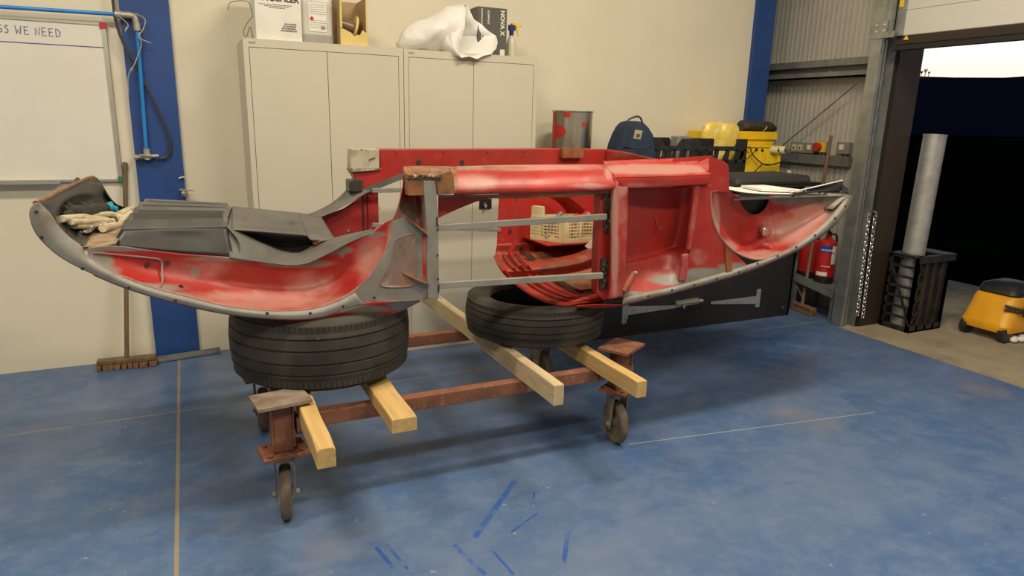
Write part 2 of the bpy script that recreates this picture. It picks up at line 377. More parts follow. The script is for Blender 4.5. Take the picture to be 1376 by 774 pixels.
        bm = bmesh.new(); bm.from_mesh(me); bmesh.ops.recalc_face_normals(bm, faces=bm.faces); bm.to_mesh(me); bm.free()
        if smooth:
            me.shade_smooth(); me.set_sharp_from_angle(angle=math.radians(ang))
        o = bpy.data.objects.new(name, me); COL.objects.link(o)
        if parent is not None: o.parent = parent
        else: o.location = off
        ORG[o.name] = off
        if thick:
            md = o.modifiers.new('thickness', 'SOLIDIFY'); md.thickness = thick; md.offset = 0
        if bevel:
            md = o.modifiers.new('bevel', 'BEVEL'); md.width = bevel; md.segments = 2; md.limit_method = 'ANGLE'; md.angle_limit = math.radians(40)
        return o
ORG = {}
def spline(P, sub=None, closed=False, total=None):
    n = len(P)
    def ev(t):
        if closed: i = int(math.floor(t)) % n; f = t-math.floor(t); g = [P[(i+k-1) % n] for k in range(4)]
        else:
            i = min(int(t), n-2); f = t-i
            g = [P[i-1] if i > 0 else P[0]*2-P[1], P[i], P[i+1], P[i+2] if i+2 < n else P[-1]*2-P[-2]]
        a, b, c, d = g
        return 0.5*((2*b)+(c-a)*f+(2*a-5*b+4*c-d)*f*f+(3*b-a-3*c+d)*f*f*f)
    if n < 2: return P
    if total: return [ev((n-1)*k/(total-1)) for k in range(total)]
    if closed: return [ev(k/sub) for k in range(n*sub)]
    return [ev(k/sub) for k in range((n-1)*sub)]+[P[-1]]

def tag(o, label, cat, group=None):
    o['label'] = label; o['category'] = cat
    if group: o['group'] = group
    return o
def thing(name, loc, label, cat, group=None):
    o = bpy.data.objects.new(name, None); COL.objects.link(o); o.location = Vector(loc); o.empty_display_size = 0.05
    ORG[o.name] = Vector(loc)
    return tag(o, label, cat, group)
def struct(o): o['kind'] = 'structure'; return o
def text_mesh(mb, s, p, xdir, ydir, size, mi=0, depth=0.0008, bold=0.0, shear=0):
    cu = bpy.data.curves.new('t', 'FONT'); cu.body = s; cu.size = size; cu.extrude = depth; cu.offset = bold; cu.shear = shear; cu.resolution_u = 2
    o = bpy.data.objects.new('t', cu); COL.objects.link(o)
    dg = bpy.context.evaluated_depsgraph_get(); me = bpy.data.meshes.new_from_object(o.evaluated_get(dg))
    x = Vector(xdir).normalized(); y = Vector(ydir).normalized(); z = x.cross(y); p = Vector(p)
    mb.add([p+x*v.co.x+y*v.co.y+z*v.co.z for v in me.vertices], [list(f.vertices) for f in me.polygons], mi)
    bpy.data.objects.remove(o); bpy.data.curves.remove(cu); bpy.data.meshes.remove(me)
X3, Y3, Z3 = V(1, 0, 0), V(0, 1, 0), V(0, 0, 1)

# ================================================================== the setting
b = MB(); b.box((-4.5, -9, -0.12), (4.56, 0.6, 0)); struct(b.build('floor', m_floor, smooth=False))
b = MB(); b.box((-4.5, 0, 0), (4.42, 0.12, 4.5)); struct(b.build('wall_back', m_wall, smooth=False))
b = MB(); b.box((-4.62, -9, 0), (-4.5, 0.12, 4.5)); struct(b.build('wall_left', m_wall, smooth=False))
b = MB(); b.box((-4.6, -9.12, 0), (5.1, -9, 4.5)); struct(b.build('wall_front', m_wall, smooth=False))
b = MB(); b.box((-4.6, -9.1, 4.5), (5.1, 0.7, 4.6)); struct(b.build('ceiling', m_wall, smooth=False))
# ribbed cladding on the right: profile along Y
m_clad = M('beige_cladding_sheet', (0.54, 0.515, 0.46), 0.5, 0.1, col2=(0.50, 0.475, 0.425), scale=3)
b = MB(); prof = []; y = -1.12
while y < 0.62:
    for dy, dx in ((0, 0), (0.026, 0), (0.034, -0.0025), (0.042, -0.0025), (0.05, 0)): prof.append((4.96+dx, y+dy))
    y += 0.05
n = len(prof); vs = [(x, y, z) for z in (0, 4.5) for x, y in prof]
b.add(vs, [[i, i+1, n+i+1, n+i] for i in range(n-1)])
b.box((4.965, -1.12, 0), (5.05, 0.62, 4.5))
struct(b.build('wall_right', m_clad, smooth=False))
b = MB(); b.box((4.42, 0.55, 0), (5.05, 0.62, 4.5)); struct(b.build('wall_corner', m_clad, smooth=False))
# wall beyond the door opening, to the camera side
b = MB(); b.box((4.72, -9, 0), (4.95, -5.2, 4.5)); b.box((4.72, -5.2, 3.4), (4.95, -1.12, 4.5)); struct(b.build('wall_right_front', m_clad, smooth=False))
# floor under the cladding bay, threshold and apron outside
b = MB(); b.box((4.56, -1.1, -0.12), (5.0, 0.6, -0.001)); struct(b.build('floor_bay', m_floor, smooth=False))
b = MB(); b.box((4.56, -9, -0.12), (7.2, -1.1, -0.002)); b.box((5.05, -1.1, -0.12), (7.2, 3, -0.002)); struct(b.build('ground_apron', m_concrete, smooth=False))
b = MB(); b.box((7.2, -40, -0.14), (40, 60, -0.02)); struct(b.build('ground_yard', m_tarmac, smooth=False))
b = MB(); b.box((40, -120, -0.2), (420, 300, -0.05)); b.box((9.5, 0.6, -0.1), (16, 4.0, 0.04)); struct(b.build('ground_grass', m_grass, smooth=False))
# dark hill on the horizon with a few bare trees
b = MB(); rows = []
for k in range(60):
    a = math.radians(-60 + k*2.8)
    rows.append((300*math.cos(a), 300*math.sin(a)+0, 1.5+300*0.070*(0.98+0.05*math.sin(k*0.5+0.9)+0.02*math.sin(k*1.9))))
vs = [(x, y, -0.1) for x, y, z in rows]+[(x*1.15, y*1.15, z*1.1) for x, y, z in rows]+[(x*1.6, y*1.6, 0) for x, y, z in rows]
b.add(vs, [[i+60*j, i+1+60*j, i+61+60*j, i+60+60*j] for i in range(59) for j in (0, 1)])
struct(b.build('hill', m_hill, smooth=False))

def far(px, py, dist):
    d = (AR*((px-688)/F_PX) - AU*((py-387)/F_PX) + AF).normalized(); return CAM+d*(dist/math.hypot(d.x, d.y))
m_twig = M('bare_twigs', (0.10, 0.06, 0.05), 0.9)
for (px, py, hh_) in ((1238, 101, 1.3), (1243, 101, 2.0), (1248, 101, 1.1)):
    p0 = far(px, py, 299); p0.z -= 1.5; b = MB(); b.tube([p0, p0+V(0, 0, hh_*0.6+1.5), p0+V(0.3, 0, hh_+1.5)], [0.16, 0.12, 0.06], 0, 5)
    for k in range(14):
        a_ = k*2.4; q = p0+V(0, 0, 1.5+hh_*(0.35+0.035*k)); b.tube([q, q+V(math.cos(a_), math.sin(a_), 1.0)*hh_*0.2, q+V(math.cos(a_)*1.3, math.sin(a_)*1.3, 1.6)*hh_*0.24], 0.07, 0, 4)
    o = b.build('bare_tree', m_twig); tag(o, 'tiny bare leafless tree on the far dark hill ridge beyond the door', 'tree', 'bare trees on the hill ridge')

# blue steel columns
b = MB(); b.box((-0.275, -0.03, 0), (-0.022, -0.001, 4.5)); struct(b.build('column_left', m_blue, smooth=False))
b = MB(); b.box((4.42, -0.04, 0), (4.62, 0.54, 4.5)); struct(b.build('column_right', m_blue, smooth=False))
# door frame: galvanised track channel, brown reveal, head seal
b = MB()
b.box((4.575, -1.13, 0), (4.60, -1.04, 4.4), 0); b.box((4.60, -1.065, 0), (4.72, -1.05, 4.4), 0)
b.box((4.60, -1.13, 0), (4.612, -1.10, 4.4), 1); b.box((4.64, -1.115, 0), (4.66, -1.075, 2.16), 0); b.box((4.70, -1.15, 0), (4.715, -1.06, 2.2), 1)
for z in [0.25+0.42*k for k in range(9)]: b.cyl((4.65, -1.118, z), (4.65, -1.11, z), 0.008, 1, 10)
fr = struct(b.build('trim_1', [m_galv, m_galvd], smooth=False))
b = MB(); b.box((4.72, -1.16, 0), (4.735, -1.10, 3.4), 1); b.box((4.735, -1.17, 0), (4.99, -1.115, 3.4), 0)
struct(b.build('trim_2', [m_brown, m_gap], smooth=False))
# upper track and bracket beside the sectional door
b = MB()
b.box((4.57, -1.16, 2.18), (4.60, -1.02, 2.28), 0); b.box((4.565, -1.22, 2.16), (4.58, -1.02, 2.20), 0)
b.box((4.585, -1.19, 2.2), (4.60, -1.13, 4.4), 0); b.box((4.56, -1.195, 2.18), (4.585, -1.185, 4.4), 1)
for z in (2.21, 2.25):
    for y in (-1.14, -1.08): b.cyl((4.562, y, z), (4.57, y, z), 0.009, 2, 10)
struct(b.build('trim_3', [m_galv, m_galvd, m_chrome], smooth=False))

# white sectional door pulled half way up
m_door = M('white_door_panel', (0.64, 0.62, 0.56), 0.5, col2=(0.62, 0.60, 0.54), scale=2)
b = MB()
for k in range(4):
    z0 = 2.17+k*0.5
    for j in range(3):
        za = z0+j*0.1667; b.box((4.63, -5.2, za+0.004), (4.67, -1.205, za+0.1627), 0)
    b.box((4.634, -5.2, z0), (4.668, -1.205, z0+0.5), 0)
dr = struct(b.build('door_1', m_door, smooth=False))
b = MB(); b.box((4.62, -5.2, 2.075), (4.685, -1.18, 2.10), 0); b.box((4.63, -5.2, 2.115), (4.675, -1.2, 2.17), 1); b.box((4.635, -5.2, 2.10), (4.67, -1.2, 2.12), 0)
b.build('bottom_seal', [m_gap, m_brown], dr, smooth=False)
b = MB(); b.box((4.60, -1.25, 2.17), (4.628, -1.20, 2.75), 0); b.box((4.597, -1.24, 2.36), (4.60, -1.21, 2.45), 1)
b.build('side_hinge', [m_galv, m_yellow], dr, smooth=False)
b = MB(); b.prism([(4.62, -1.30, 2.14), (4.62, -1.26, 2.14), (4.62, -1.28, 2.17)], (0.005, 0, 0)); b.build('warning_tag', m_yellow, dr, smooth=False)

# horizontal rail on the cladding, brace rod
b = MB(); b.box((4.84, -1.05, 1.925), (4.955, 0.5, 1.94), 0); b.box((4.84, -1.05, 1.925), (4.852, 0.5, 1.975), 0); b.box((4.88, -1.05, 1.94), (4.955, 0.5, 2.02), 1); b.box((4.84, -1.05, 2.02), (4.955, 0.5, 2.075), 0)
for y in (-0.9, -0.45, 0.1): b.cyl((4.875, y, 1.98), (4.882, y, 1.98), 0.012, 0, 10)
r = b.build('wall_rail', [m_galvd, m_black_pan], smooth=False); tag(r, 'grey steel rail running across the ribbed cladding above the switch boxes', 'rail')
b = MB(); b.tube([at(1152, 112, 4.86, 0), at(1058, 190, 4.86, 0), at(1048, 199, 4.86, 0)], 0.006, 0, 6)
r = b.build('brace_rod', m_galvd); tag(r, 'thin diagonal grey brace rod in front of the ribbed cladding', 'rod')

# whiteboard with its frame and handwriting
t = thing('whiteboard', (-0.95, -0.001, 1.119), 'large whiteboard on the left wall with blue handwriting and a ruled line', 'whiteboard')
x0, x1, z0, z1 = -1.75, -0.352, 1.119, 2.0
b = MB(); b.box((x0, -0.018, z0), (x1, -0.002, z1)); b.build('panel', m_board, t, smooth=False)
b = MB(); fw = 0.022
b.box((x0, -0.024, z0), (x1, -0.001, z0+fw*0.6)); b.box((x0, -0.024, z1-fw*0.6), (x1, -0.001, z1)); b.box((x1-fw, -0.024, z0), (x1, -0.001, z1)); b.box((x0, -0.024, z0), (x0+fw, -0.001, z1))
b.build('frame', m_alu, t, smooth=False)
b = MB(); b.box((x1-0.03, -0.028, z1-0.03), (x1+0.003, -0.001, z1+0.003)); b.build('corner_cap', m_red, t)['label'] = 'red corner cap'
b = MB(); b.box((x1-0.024, -0.028, z0-0.003), (x1+0.003, -0.001, z0+0.028)); b.build('corner_cap', m_green, t)['label'] = 'green corner cap'
b = MB(); b.box((x0+0.3, -0.07, z0-0.006), (x1-0.31, -0.002, z0+0.002)); b.box((x0+0.3, -0.072, z0-0.006), (x1-0.31, -0.068, z0+0.012)); b.build('pen_tray', m_alu, t, smooth=False)
GL = {'T': [[(0, 1), (.7, 1)], [(.35, 1), (.33, 0)]], 'H': [[(0, 1), (0, 0)], [(.6, 1), (.6, 0)], [(0, .5), (.6, .5)]], 'I': [[(.3, 1), (.3, 0)]],
      'N': [[(0, 0), (.05, .95), (.55, .05), (.62, 1)]], 'G': [[(.6, .85), (.35, 1), (.08, .75), (.05, .3), (.3, 0), (.58, .15), (.6, .45), (.35, .45)]],
      'S': [[(.55, .88), (.3, 1), (.08, .8), (.25, .55), (.5, .35), (.4, .08), (.15, 0), (0, .12)]], 'W': [[(0, 1), (.15, 0), (.38, .6), (.6, 0), (.8, 1)]],
      'E': [[(.55, .97), (.03, 1), (0, 0), (.55, .03)], [(.02, .52), (.45, .52)]], 'D': [[(.02, 0), (.03, 1), (.4, .92), (.62, .55), (.45, .1), (.02, 0)]]}
def hand(mb, s, x, z, h, y, r=0.0022, drift=-0.02, mi=0):
    for ch in s:
        if ch == ' ': x += h*0.42; continue
        for st in GL[ch]: mb.tube([V(x+a*h*0.80, y, z+c*h*(0.92+0.1*random.random())+x*drift) for a, c in st], r, mi, 5)
        x += h*(0.95 if ch == 'W' else 0.75)
    return x
b = MB(); hand(b, 'THINGS WE NEED', -0.985, 1.899, 0.042, -0.0195); b.build('handwriting', m_inkblue, t)
b = MB(); b.bar((x0+0.1, -0.0185, 1.872), (x1-0.02, -0.0185, 1.868), 0.001, 0.005, (0, 0, 1)); b.build('ruled_line', m_inkpur, t)

# blue air line with elbow, drop, valve
t = thing('air_pipe', (-0.25, -0.03, 1.25), 'bright blue air pipe above the whiteboard, dropping down the blue column to a valve', 'pipe')
A0, A1, B0, B1 = at(-60, 5.2, -0.06), at(160, 19.5, -0.06), at(184, 34, -0.06), at(197, 205, -0.06)
A0 = A1+(A0-A1)*6
b = MB(); b.tube([A0, A1], 0.0105, 0, 12); b.build('horizontal_pipe', m_bluepipe, t)
b = MB(); b.tube([B0, B1], 0.011, 0, 12); b.build('drop_pipe', m_bluepipe, t)
b = MB(); b.tube([A1, A1+V(0.05, 0, 0), at(181, 22, -0.06), at(183, 30, -0.06), B0-V(0, 0, 0.02)], [0.016, 0.019, 0.02, 0.018, 0.016], 0, 12)
b.cyl(A1-V(0.02, 0, 0), A1+V(0.01, 0, 0), 0.021, 0, 12); b.cyl(B0+V(0, 0, .01), B0-V(0, 0, 0.03), 0.019, 0, 12); b.build('elbow_fitting', m_brass, t)
vc = at(198, 210, -0.06)
b = MB(); b.cyl(vc+V(0, 0, 0.045), vc-V(0, 0, 0.02), 0.018, 0, 12); b.cyl(vc-V(0.055, 0, 0.005), vc+V(0.06, 0, 0.003), 0.011, 0, 12); b.ball(vc, (0.028, 0.02, 0.018), 0)
b.cyl(vc-V(0.07, 0, 0.005), vc-V(0.05, 0, 0.005), 0.015, 0, 10); b.bar(vc+V(-0.04, -0.02, 0.012), vc+V(0.045, -0.025, 0.0), 0.012, 0.006); b.build('valve', m_brass, t)
b = MB(); hp = [at(*p, -0.05) for p in ((148, -30), (152, 5), (156, 30), (166, 58), (186, 95), (206, 135), (222, 170), (229, 192), (226, 209), (216, 213))]
b.tube(hp, 0.0075, 0, 10, sub=5); r = b.build('rubber_hose', m_hose); tag(r, 'dark rubber hose crossing the blue column down to the brass valve', 'hose')
b = MB()
for pts in (((160, 22), (172, 33), (168, 42), (170, 36)), ((182, 18), (195, 26), (192, 40), (186, 50), (203, 58)), ((187, 44), (190, 60), (184, 78), (177, 95)), ((177, 90), (172, 105), (173, 128))):
    b.tube([at(*p, -0.085) for p in pts], 0.003, 0, 6, sub=4)
r = b.build('tie_strings', m_brass); tag(r, 'loose pale strings tied around the blue pipe elbow', 'string')
# small coupling fixed at the right edge of the column
b = MB(); c = at(249, 257, -0.05)
b.cyl(c-V(0.012, 0, 0.03), c+V(0, 0, 0.01), 0.012, 0, 12); b.bar(c-V(0.03, 0, -0.012), c+V(0.045, -0.02, 0.004), 0.018, 0.008); b.ball(c+V(-0.01, -0.01, -0.01), 0.015); b.cyl(c, c+V(0, 0.05, 0), 0.009)
c2 = at(245, 238, -0.045); b.tube([c2-V(0.02, 0, 0.008), c2, c2+V(0.012, 0, -0.002)], 0.006, 0, 8); b.cyl(c2, c2+V(0, 0.04, 0), 0.005)
r = b.build('air_coupling', m_brass); tag(r, 'small brass air coupling at the right edge of the left blue column', 'coupling')

# steel flat at the foot of the column
b = MB(); p, q = at(212, 485, 0.012, 2), at(296, 472, 0.012, 2)
b.bar(p, q, 0.03, 0.012); b.bar(p+V(0, 0.014, 0.012), q+V(0, 0.014, 0.012), 0.004, 0.024); b.cyl(q+V(-0.02, 0, 0.0), q+V(-0.02, 0, 0.008), 0.008, 0, 8)
r = b.build('steel_angle', m_galvd, smooth=False); tag(r, 'flat steel angle lying on the blue floor at the foot of the left blue column', 'steel bar')

def broom(name, head0, head1, grip, label, headh=0.035, mat=m_handle, rad=0.013):
    base = (head0+head1)/2
    t = thing(name, (base.x, base.y, 0), label, 'broom')
    b = MB(); b.bar(head0+V(0, 0, 0.052), head1+V(0, 0, 0.052), 0.06, 0.026); b.build('head', mat, t, smooth=False, bevel=0.005)
    d = (head1-head0).normalized(); sd = d.cross(Z3)
    b = MB(); k = int((head1-head0).length/0.016)
    for i in range(k+1):
        for j in (-1, 0, 1):
            p = head0+(head1-head0)*(i/k)+sd*j*0.016
            b.bar(p+V(0, 0, 0.042), p+d*0.004*random.uniform(-1, 1)*2+sd*j*0.012+V(0, 0, 0.001), 0.015, 0.017, (1, 0, 0) if abs(d.x) < .5 else (0, 1, 0))
    b.build('bristles', m_bristle, t, smooth=False)
    b = MB(); b.tube([base+V(0, 0, 0.06), grip], rad, 0, 10); b.build('handle', mat, t)
    return t
broom('broom', V(-0.585, -0.13, 0), V(-0.27, -0.15, 0), at(168, 218, -0.02), 'long brown broom leaning on the wall between the whiteboard and the left blue column')

# ------------------------------------------------------------------ steel cabinets
def cabinet(x0, x1, label, latch):
    y0, y1, h = -0.45, -0.005, 1.932
    t = thing('steel_cabinet', ((x0+x1)/2, y1, 0), label, 'cabinet', 'tall grey steel cabinets against the back wall')
    b = MB(); b.box((x0, y0+0.02, 0), (x1, y1, h)); 
    fs = 0.028
    b.box((x0, y0, 0), (x0+fs, y0+0.02, h)); b.box((x1-fs, y0, 0), (x1, y0+0.02, h)); b.box((x0+fs, y0, h-0.045), (x1-fs, y0+0.02, h)); b.box((x0+fs, y0, 0), (x1-fs, y0+0.02, 0.06))
    b.box((x0+fs, y0+0.016, 0.06), (x1-fs, y0+0.019, h-0.045), 1)
    b.build('carcass', [m_cab, m_gap], t, smooth=False)
    xm = (x0+x1)/2
    for a, c in ((x0+fs+0.003, xm-0.0018), (xm+0.0018, x1-fs-0.003)):
        d = MB(); d.box((a, y0, 0.063), (c, y0+0.014, h-0.048), 0)
        dd = d.build('door', m_cab, t, smooth=False)
        if latch and a > xm:
            q = MB(); z = at(652, 274, y0)[2]; xx = at(652, 274, y0)[0]
            q.box((xx-0.045, y0-0.008, z-0.03), (xx+0.045, y0, z+0.035), 0, bev=0.004); q.cyl((xx, y0-0.012, z-0.008), (xx, y0-0.006, z-0.008), 0.012, 1, 14); q.cyl((xx-.008, y0-0.03, z-0.02), (xx-.008, y0-0.009, z+0.006), 0.007, 1, 10); q.ball((xx, y0-0.014, z-0.012), 0.01, 1)
            q.build('latch', [m_black, m_chrome], dd)
    b = MB(); text_mesh(b, 'BISLEY', (x0+0.03, y0-0.0012, h-0.026), X3, Z3, 0.013); b.build('badge', m_greybox, t, smooth=False)
    return t
cabinet(0.333, 1.243, 'tall grey two-door steel cabinet, the left one, under the white carton and the clear can', False)
cabinet(1.247, 2.163, 'tall grey two-door steel cabinet, the right one, under the white sack', True)
HT = 1.932
def boxat(name, mats, lo, hi, label, cat, bev=0):
    b = MB(); b.box(lo, hi, 0, bev=bev); o = b.build(name, mats, smooth=False); tag(o, label, cat); return o

# white carton with print
t = thing('carton', (0.55, -0.3, HT), 'white printed carton on the left cabinet beside the clear can', 'box')
x0, x1, y0, y1 = 0.408, 0.655, -0.43, -0.16
b = MB(); b.box((x0, y0, HT), (x1, y1, HT+0.34)); b.build('box', m_white, t, smooth=False)
b = MB(); text_mesh(b, 'TECHLER', (x0+0.055, y0-0.001, HT+0.207), X3, Z3, 0.044, 0, bold=0.0012)
for k, (a, c) in enumerate(((0.02, 0.20), (0.05, 0.17), (0.075, 0.15))):
    x = x0+a
    while x < x0+c: l_ = random.uniform(0.008, 0.02); b.box((x, y0-0.001, HT+0.186-k*0.008), (x+l_, y0, HT+0.189-k*0.008)); x += l_+0.003
for k in range(4):
    x = x0+0.13+0.008*k
    while x < x0+0.215: l_ = random.uniform(0.002, 0.006); b.box((x, y0-0.001, HT+0.05+k*0.012), (x+l_, y0, HT+0.058+k*0.012)); x += l_+0.0025
b.build('print', m_ink, t, smooth=False)
b = MB(); b.tube([V(x0+0.018, y0-0.001, HT+0.25), V(x0+0.022, y0-0.001, HT+0.222), V(x0+0.045, y0-0.001, HT+0.208)], 0.004, 0, 6, sub=4); b.build('logo_arc', m_redpaint, t)

# translucent can
t = thing('plastic_can', (0.75, -0.33, HT), 'translucent plastic liquid can with a white label, on the left cabinet', 'can')
b = MB(); cx, cy = 0.745, -0.335
def rr(cx, cy, hx, hy, z, r=0.03, n=5):
    pts = []
    for (sx, sy, a0) in ((1, 1, 0), (-1, 1, 90), (-1, -1, 180), (1, -1, 270)):
        for k in range(n): a = math.radians(a0+90*k/(n-1)); pts.append(V(cx+sx*(hx-r)+r*math.cos(a), cy+sy*(hy-r)+r*math.sin(a), z))
    return pts
prof = [(0.088, 0), (0.094, 0.008), (0.095, 0.045), (0.095, 0.05), (0.092, 0.052), (0.092, 0.2), (0.095, 0.21), (0.093, 0.25), (0.07, 0.285), (0.03, 0.30)]
rings = [rr(cx, cy, h, h*0.75, HT+z) for h, z in prof]
b.loft(rings[:4], 1); b.loft(rings[3:], 0); b.cyl((cx-0.03, cy, HT+0.29), (cx-0.03, cy, HT+0.33), 0.025, 0, 16)
b.tube([V(cx+0.01, cy, HT+0.29), V(cx+0.02, cy, HT+0.335), V(cx+0.07, cy, HT+0.33), V(cx+0.08, cy, HT+0.27)], 0.012, 0, 8, sub=4); b.build('container', [m_jerry, m_liquid], t)
b = MB(); b.box((cx-0.045, cy-0.0715, HT+0.065), (cx+0.055, cy-0.0695, HT+0.22)); b.build('label_sheet', m_white, t, smooth=False)
b = MB()
for k in range(11):
    if k in (5, 6): continue
    x = cx-0.038
    while x < cx+0.045: l_ = random.uniform(0.006, 0.02); b.box((x, cy-0.0725, HT+0.208-k*0.012), (x+l_, cy-0.0715, HT+0.2105-k*0.012)); x += l_+0.003
b.box((cx+0.022, cy-0.0725, HT+0.078), (cx+0.045, cy-0.0715, HT+0.096)); b.build('label_print', m_greybox, t, smooth=False)
b = MB(); b.obox((cx-0.028, cy-0.0725, HT+0.135), ((1, 0, 1), (-1, 0, 1), (0, 1, 0)), (0.009, 0.009, 0.0008)); b.build('hazard_mark', m_redpaint, t, smooth=False)

# torn cardboard box with reel
t = thing('cardboard_box', (0.95, -0.3, HT), 'open torn cardboard box with a yellow front, on the left cabinet', 'box')
x0, x1, y0, y1 = 0.872, 1.032, -0.43, -0.20
b = MB(); b.box((x0, y0, HT), (x1, y1, HT+0.004)); b.box((x0, y0, HT), (x0+0.012, y1, HT+0.27)); b.box((x1-0.008, y0, HT), (x1, y1, HT+0.27)); b.box((x0, y1-0.005, HT), (x1, y1, HT+0.27)); b.build('walls', m_card, t, smooth=False)
b = MB(); zz = HT
b.prism([V(x0, y0-0.002, zz), V(x1, y0-0.002, zz), V(x1, y0-0.002, zz+0.085), V(x1-0.015, y0-0.002, zz+0.078), V(x1-0.03, y0-0.002, zz+0.09), V(x1-0.045, y0-0.002, zz+0.06), V(x1-0.06, y0-0.002, zz+0.062), V(x1-0.08, y0-0.002, zz+0.052), V(x1-0.095, y0-0.002, zz+0.07), V(x0+0.03, y0-0.002, zz+0.085), V(x0, y0-0.002, zz+0.095)], (0, 0.005, 0))
b.box((x0, y0-0.002, zz+0.09), (x0+0.012, y0+0.003, zz+0.27)); b.box((x1-0.008, y0-0.002, zz+0.08), (x1, y0+0.003, zz+0.27)); b.build('torn_front', m_cardy, t, smooth=False)
t = thing('film_reel', (0.95, -0.33, HT+0.004), 'brown reel lying inside the torn cardboard box on the left cabinet', 'reel')
c = V(0.93, -0.34, HT+0.115); ax = V(1, 0, -0.22).normalized()
b = MB(); b.lathe([(0.0, -0.05), (0.036, -0.05), (0.036, 0.04), (0, 0.04)], c, ax, n=24); b.build('roll', m_reel, t)
b = MB(); b.lathe([(0, 0.04), (0.072, 0.042), (0.072, 0.052), (0, 0.052)], c, ax, n=28); b.build('flange', m_cardy, t)

# thin wires and a small strip at the left of the carton
b = MB(); b.tube([at(*p, -0.3) for p in ((306, 14), (309, 4), (322, 1), (334, 3), (338, 15), (341, 25))], 0.0018, 0, 5, sub=4)
b.tube([at(*p, -0.3) for p in ((341, 20), (333, 30), (327, 42), (331, 50), (336, 36), (340, 52))], 0.0018, 0, 5, sub=4)
r = b.build('loose_wires', m_hose); tag(r, 'thin tangled dark wires at the left edge of the left cabinet top', 'wire')

# white sack: lofted, open mouth toward the right front
def sack():
    t = thing('sack', (1.4, -0.3, HT), 'crumpled white plastic sack lying open on the right cabinet', 'bag')
    secs = [  # center px,py ; Y ; half size along view up, half depth
        ((534, 62), (533, 58), 0.012), ((541, 43), (541, 66), 0.05), ((556, 31), (554, 67), 0.09), ((575, 26), (572, 68), 0.11), ((598, 10), (592, 70), 0.12), ((620, 7), (608, 74), 0.13)]
    b = MB(); rings = []
    Y0 = -0.31
    for i, (tp, bt, hd) in enumerate(secs):
        a, c = at(*tp, Y0), at(*bt, Y0-0.0); c.z = max(c.z, HT+0.004) if i < 5 else c.z
        m = (a+c)/2; h = (a-c)/2; ring = []
        for k in range(20):
            an = 2*PI*k/20; nn = 1+0.10*noise.noise(V(i*1.3, math.cos(an)*1.4, math.sin(an)*1.4))
            ring.append(m+h*math.cos(an)*nn+V(0, -hd*math.sin(an)*nn, 0))
        rings.append(ring)
    # flared mouth
    mouth = [at(*p, y) for p, y in (((629, 6), -.36), ((634, 22), -.36), ((648, 36), -.38), ((662, 46), -.40), ((669, 60), -.43), ((660, 71), -.46), ((645, 76), -.48), ((630, 77), -.49), ((615, 73), -.49), ((607, 58), -.46), ((604, 42), -.42), ((609, 30), -.38), ((612, 15), -.36))]
    mouth = spline(mouth, None, False, 20)
    def crumple(rs, amp):
        nn = 40; rs = [spline(r, None, False, 0) if False else [r[int(k/2) % 20] if k % 2 == 0 else (r[int(k/2) % 20]+r[(int(k/2)+1) % 20])/2 for k in range(nn)] for r in rs]
        dense = [spline([r[k] for r in rs], 5) for k in range(nn)]
        out = []
        for i in range(len(dense[0])):
            ring = [dense[k][i] for k in range(nn)]; c = sum(ring, V(0, 0, 0))/nn; new = []
            for p in ring:
                q = p*13; f = 1-2*abs(noise.noise(q)); g = noise.noise(p*31)
                new.append(p+(p-c).normalized()*(amp*f*0.8+amp*0.35*g))
            out.append(new)
        return out
    mouth = [p+(p-sum(mouth, V(0,0,0))/20)*0.06*math.sin(k*2.7) for k, p in enumerate(mouth)]
    last = rings[-1]; mc = sum(mouth, V(0, 0, 0))/20
    start = max(range(20), key=lambda k: last[k].z); best = None
    ms = max(range(20), key=lambda k: mouth[k].z); mouth = mouth[ms:]+mouth[:ms]
    for rev in (1, -1):
        rr_ = [[r[(start+rev*k) % 20] for k in range(20)] for r in rings]
        d = sum((rr_[-1][k]-mouth[k]).length for k in range(20))
        if best is None or d < best[0]: best = (d, rr_)
    rings = best[1]
    allr = crumple(rings+[mouth], 0.011)
    for r in allr:
        for p in r:
            if p.y > -0.44: p.z = max(p.z, HT+0.003)
    b.loft(allr, 0, cap=False)
    rim_ = allr[-1]; mc = sum(rim_, V(0, 0, 0))/len(rim_)
    i1 = [mc+(p-mc)*0.86+V(-0.05, 0.05, 0.0) for p in rim_]; i2 = [mc+(p-mc)*0.62+V(-0.12, 0.11, 0.0) for p in rim_]; i3 = [mc+(p-mc)*0.2+V(-0.20, 0.17, 0.0) for p in rim_]
    b.loft([rim_, i1, i2, i3], 0, cap=False); b.add(i3, [list(range(len(i3)))])
    o = b.build('body', m_whitep, t, ang=28, thick=0.001)
sack()
# cartons and spray bottle right of the sack
boxat('flat_carton', m_cardy, (1.92, -0.24, HT), (1.985, -0.1, HT+0.235), 'brown carton standing behind the sack and the dark carton', 'box')
t = thing('dark_carton', (2.0, -0.3, HT), 'dark grey upright carton with white vertical lettering on the right cabinet', 'box')
p0, p1 = at(656, 75, -0.36), at(680, 76, -0.36); hh = at(680, 12, -0.36)[2]
b = MB(); b.box((p0.x-0.075, -0.36, HT), (p1.x, -0.22, hh)); b.build('box', m_darkgrey, t, smooth=False)
b = MB(); text_mesh(b, 'NOVA X', (p1.x-0.044, -0.361, hh-0.012), -Z3, X3, 0.04, bold=0.001)
text_mesh(b, 'KOMPAKT', (p0.x-0.008, -0.361, hh-0.02), -Z3, X3, 0.018, bold=0.0005)
b.box((p0.x-0.05, -0.361, HT), (p0.x-0.045, -0.36, hh-0.01)); b.box((p1.x-0.045, -0.3612, HT+0.005), (p1.x-0.012, -0.36, HT+0.045)); b.build('lettering', m_white, t, smooth=False)
t = thing('spray_bottle', (2.1, -0.3, HT), 'trigger spray bottle with a navy and yellow head beside the dark carton', 'bottle')
